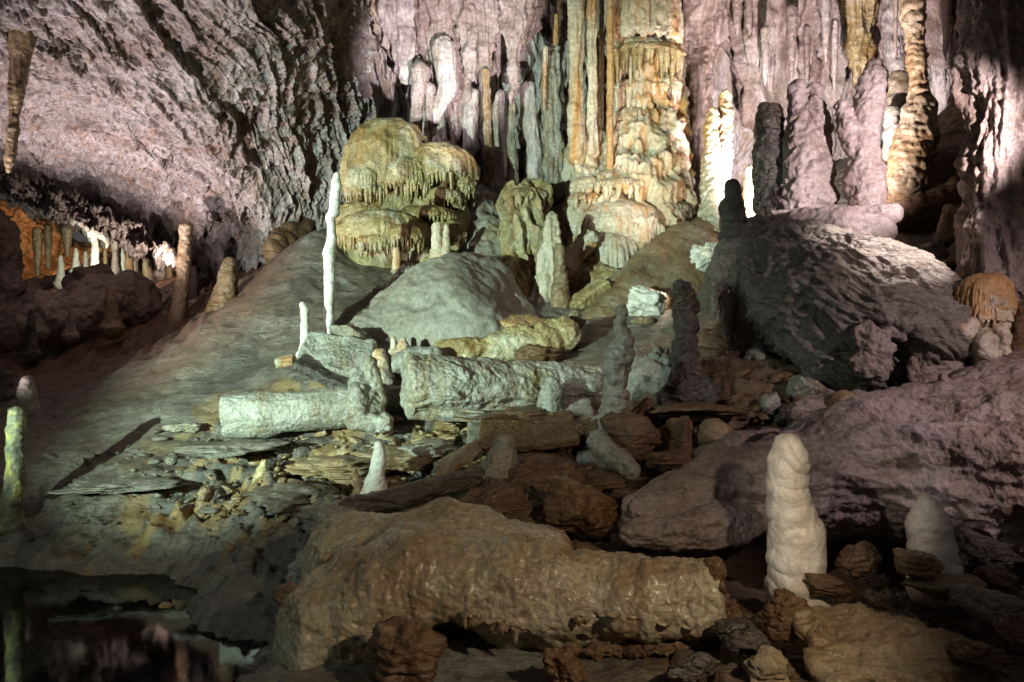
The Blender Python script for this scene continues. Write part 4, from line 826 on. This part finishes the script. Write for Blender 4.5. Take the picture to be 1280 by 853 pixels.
# ---- right foreground rocks
for x, y, w_, h_, Y, m, sd, lab in [(980,765,50,60,5.0,'brown',101,'tall brown rock at the foot of the tall waxy stalagmite'),(1075,700,66,40,5.6,'brown',102,'low brown rock between the two waxy stalagmites'),(1140,705,60,40,5.4,'tan',103,'tan rock in front of the shorter waxy stalagmite'),(1225,690,110,40,6.2,'dark',104,'dark flat rock in the shade under the pinkish mass'),
   (930,800,60,50,4.9,'dark',105,'dark wet rock right of the front block end'),(960,835,70,40,4.6,'tan',106,'broken tan rock at the bottom by the big ribbed slab'),(1235,760,70,40,5.0,'grey',107,'greyish wedge rock on the right rubble'),(1270,790,50,50,4.7,'brown',108,'brown rock cut by the right edge low down'),(1215,815,60,30,4.5,'brown',109,'rust brown rock in the lower right rubble'),
   (1030,730,70,26,5.4,'brown',110,'flat brown chip right of the tall waxy stalagmite foot'),(1180,735,120,26,5.3,'tan',111,'long low ribbed rock behind the big ribbed slab'),(1250,725,60,24,5.7,'brown',112,'thin brown plate beside the long low ribbed rock'),(865,835,70,30,4.7,'dark',113,'black wet rock beneath the front block end'),(1010,700,50,30,6.0,'brown',114,'brown lump hidden behind the tall waxy stalagmite foot')]:
    rock('boulder', lab, 'boulder', x, y, w_, h_, None, m, Y, sd, (0, 8, sd*13), 5, rough=.18)
chain_obj('ribbed_slab', 'big brown ribbed slab tilting down to the lower right foreground', 'slab', [[(1010,785,4.9,26),(1060,790,4.8,40),(1130,800,4.7,44),(1200,810,4.6,36)],[(1050,830,4.5,40),(1130,860,4.4,60)]], 'tan', [('fbm',.05,2),('ridge',.035,3.5,(.4,1,1.8)),('fbm',.015,12)], vox=1.5, sy=1.3, cuts=[(P(1100,756,5), (-.05,-.28,.95), .05)])
b = stal('thin_root', 'thin dark wire like root curving beneath the end of the front block', [(895,820,1.6),(888,838,1.6),(872,850,1.6)], 'dark', Y=4.9, cat='root', vox=.5, L=[])
# small yellow stone in pool
rock('pool_stone', 'small yellow stone just breaking the pool surface', 'stone', 206,758,16,8,14,'ochre',6.6,120,(0,0,0),4)
# ---- rubble: thin plates and pebbles nobody could count
def rubble(name, label, regions, n, mat, seed, size=(5, 16), flat=.32):
    r = np.random.default_rng(seed); U, Fc = ico(2); Vs = []; Fs = []; off = 0
    shapes = [rockverts(2, (1, 1, 1), 900+k, planes=9, rough=.15)[0] for k in range(8)]
    for i in range(n):
        x0, y0, x1, y1 = regions[i % len(regions)]
        px_, py_ = r.uniform(x0, x1), r.uniform(y0, y1); Y = gy(px_, py_)
        X = (px_-640)/F*Y; Z = gzt(X, Y)[0]
        if Z < .02: continue
        s = r.uniform(*size)**1.0*Y/F*.5*(.5+r.random()**2)
        V = shapes[i % 8]*np.array([s*r.uniform(1, 2.2), s*r.uniform(.8, 1.6), s*flat*r.uniform(.6, 1.6)])
        V = V@rotm(r.uniform(-25, 25), r.uniform(-25, 25), r.uniform(0, 360)).T
        Vs.append(V+np.array([X, Y, Z+s*flat*.1])); Fs.append(Fc+off); off += len(V)
    V = np.concatenate(Vs); V = V+.006*np.stack([gn(V*14, 1)]*3, 1)
    o = link(name, mesh_np(name, V, np.concatenate(Fs)), M[mat]); tag(o, label, kind='stuff')
rubble('rubble', 'litter of thin flat stone chips', [(250,535,620,660),(420,525,620,600),(560,520,860,600),(340,570,520,640)], 900, 'tan', 5, (3, 12), .5)
rubble('rubble', 'brown stone chips filling the gaps between the near rocks', [(900,690,1280,850),(640,560,960,680),(1000,700,1280,800),(820,470,1060,560)], 800, 'brown', 6, (4, 16), .55)
rubble('rubble', 'muddy stones by the pool bank', [(60,560,380,700),(150,540,420,640)], 200, 'ground', 8, (3, 12), .5)
# ================================================================ CAMERA, LIGHT
cam = bpy.data.cameras.new('camera'); co = bpy.data.objects.new('camera', cam); COL.objects.link(co)
co.location = CAM; co.rotation_euler = (math.radians(90), 0, 0); cam.lens = 28.0; cam.sensor_width = 36; cam.clip_end = 200; cam.clip_start = .05
SC.camera = co
wd = bpy.data.worlds.new('World'); SC.world = wd; wd.use_nodes = True
wd.node_tree.nodes['Background'].inputs[0].default_value = (.64, .60, .58, 1); wd.node_tree.nodes['Background'].inputs[1].default_value = .10
def spot(name, loc, to, power, col, size=60, blend=.7, rad=.08):
    l = bpy.data.lights.new(name, 'SPOT'); l.energy = power; l.color = col; l.spot_size = math.radians(size); l.spot_blend = blend; l.shadow_soft_size = rad
    o = bpy.data.objects.new(name, l); COL.objects.link(o); o.location = [float(v) for v in loc]
    o.rotation_euler = (Vector([float(v) for v in to])-Vector([float(v) for v in loc])).to_track_quat('-Z', 'Y').to_euler(); return o
GREEN = (.70, 1.0, .84); PINK = (1.0, .87, .89); WARM = (1.0, .80, .56); ORG = (1.0, .50, .20)
spot('green_floodlight', (-7.8, .0, 2.8), P(553, 335, 13), 15000, GREEN, 40, .6, .06)
spot('green_low_lamp', (-6.5, 3.0, 3.4), P(330, 640, 7.8), 260, (.80, 1, .88), 70, .9, .1)
spot('centre_fill', (-2.6, 5.6, 3.0), P(800, 450, 9.4), 420, (.74, 1, .90), 38, .9, .35)  # added soft fill, no fixture here; lifts the dark stalagmites right of centre
spot('ceiling_floodlight', (-6.8, 13.4, 2.8), P(190, 90, 13.0), 800, PINK, 140, .7, .08)
spot('near_ceiling_lamp', (-7.2, 8.6, 1.4), P(345, 110, 13), 1800, PINK, 84, .9, .1)
spot('far_chamber_lamp', P(110, 322, 18.0), P(130, 300, 22), 160, (.95, 1, .8), 140, .8, .05)
spot('chamber_fill', P(215, 342, 17.6), P(70, 235, 19), 260, (1, .84, .74), 130, .8, .06)  # unseen light added to lift the black underside of the far ceiling
spot('toppled_column_spotlight', (5.6, 7.6, 5.4), P(1075, 350, 9.8), 2300, (1, .90, .88), 34, .8, .05)
spot('orange_lamp', P(30, 335, 21.5), P(30, 285, 25), 800, ORG, 150, .6, .05)
spot('flowstone_spotlight', P(862, 400, 10.0), P(795, 120, 15.6), 1400, WARM, 42, .9, .05)
spot('column_spotlight', P(880, 345, 12.0), P(900, 195, 15.2), 25, WARM, 36, .5, .04)
spot('boulder_lamp', P(850, 350, 12.6), P(806, 378, 12.3), 20, WARM, 80, .5, .04)
spot('pink_floodlight', (5.7, 6.6, 4.3), P(1030, 190, 11.5), 1900, (1, .87, .89), 39, .7, .05)
spot('wall_floodlight', P(985, 300, 13.5), P(1000, 10, 19.5), 4800, (1, .87, .89), 105, .8, .12)
spot('drapery_floodlight', (.9, 8.4, 2.5), P(545, 20, 16.6), 9000, (1, .89, .94), 27, .8, .08)
spot('near_side_lamp', (6.4, 3.4, 4.2), P(1190, 500, 8.0), 900, (1, .80, .82), 58, .8, .06)
spot('near_warm_fill', (2.4, 1.9, 2.9), P(680, 735, 5.3), 420, (1, .84, .60), 66, .9, .08)  # warm fill added for the front block, not a lamp of the cave
spot('stalagmite_fill', (-1.6, 1.6, 3.4), P(990, 602, 5.6), 380, (1, .96, .86), 15, .5, .05)  # added narrow light that brightens only the upper part of the waxy stalagmite
SC.view_settings.view_transform = 'Standard'; SC.view_settings.look = 'None'; SC.view_settings.exposure = 0; SC.view_settings.gamma = 1
SC.cycles.use_denoising = True; SC.cycles.use_adaptive_sampling = True; SC.cycles.adaptive_threshold = .03; SC.cycles.adaptive_min_samples = 16; SC.cycles.max_bounces = 4; SC.cycles.diffuse_bounces = 3; SC.cycles.glossy_bounces = 2; SC.cycles.transparent_max_bounces = 4
SC.cycles.caustics_reflective = False; SC.cycles.sample_clamp_indirect = 4
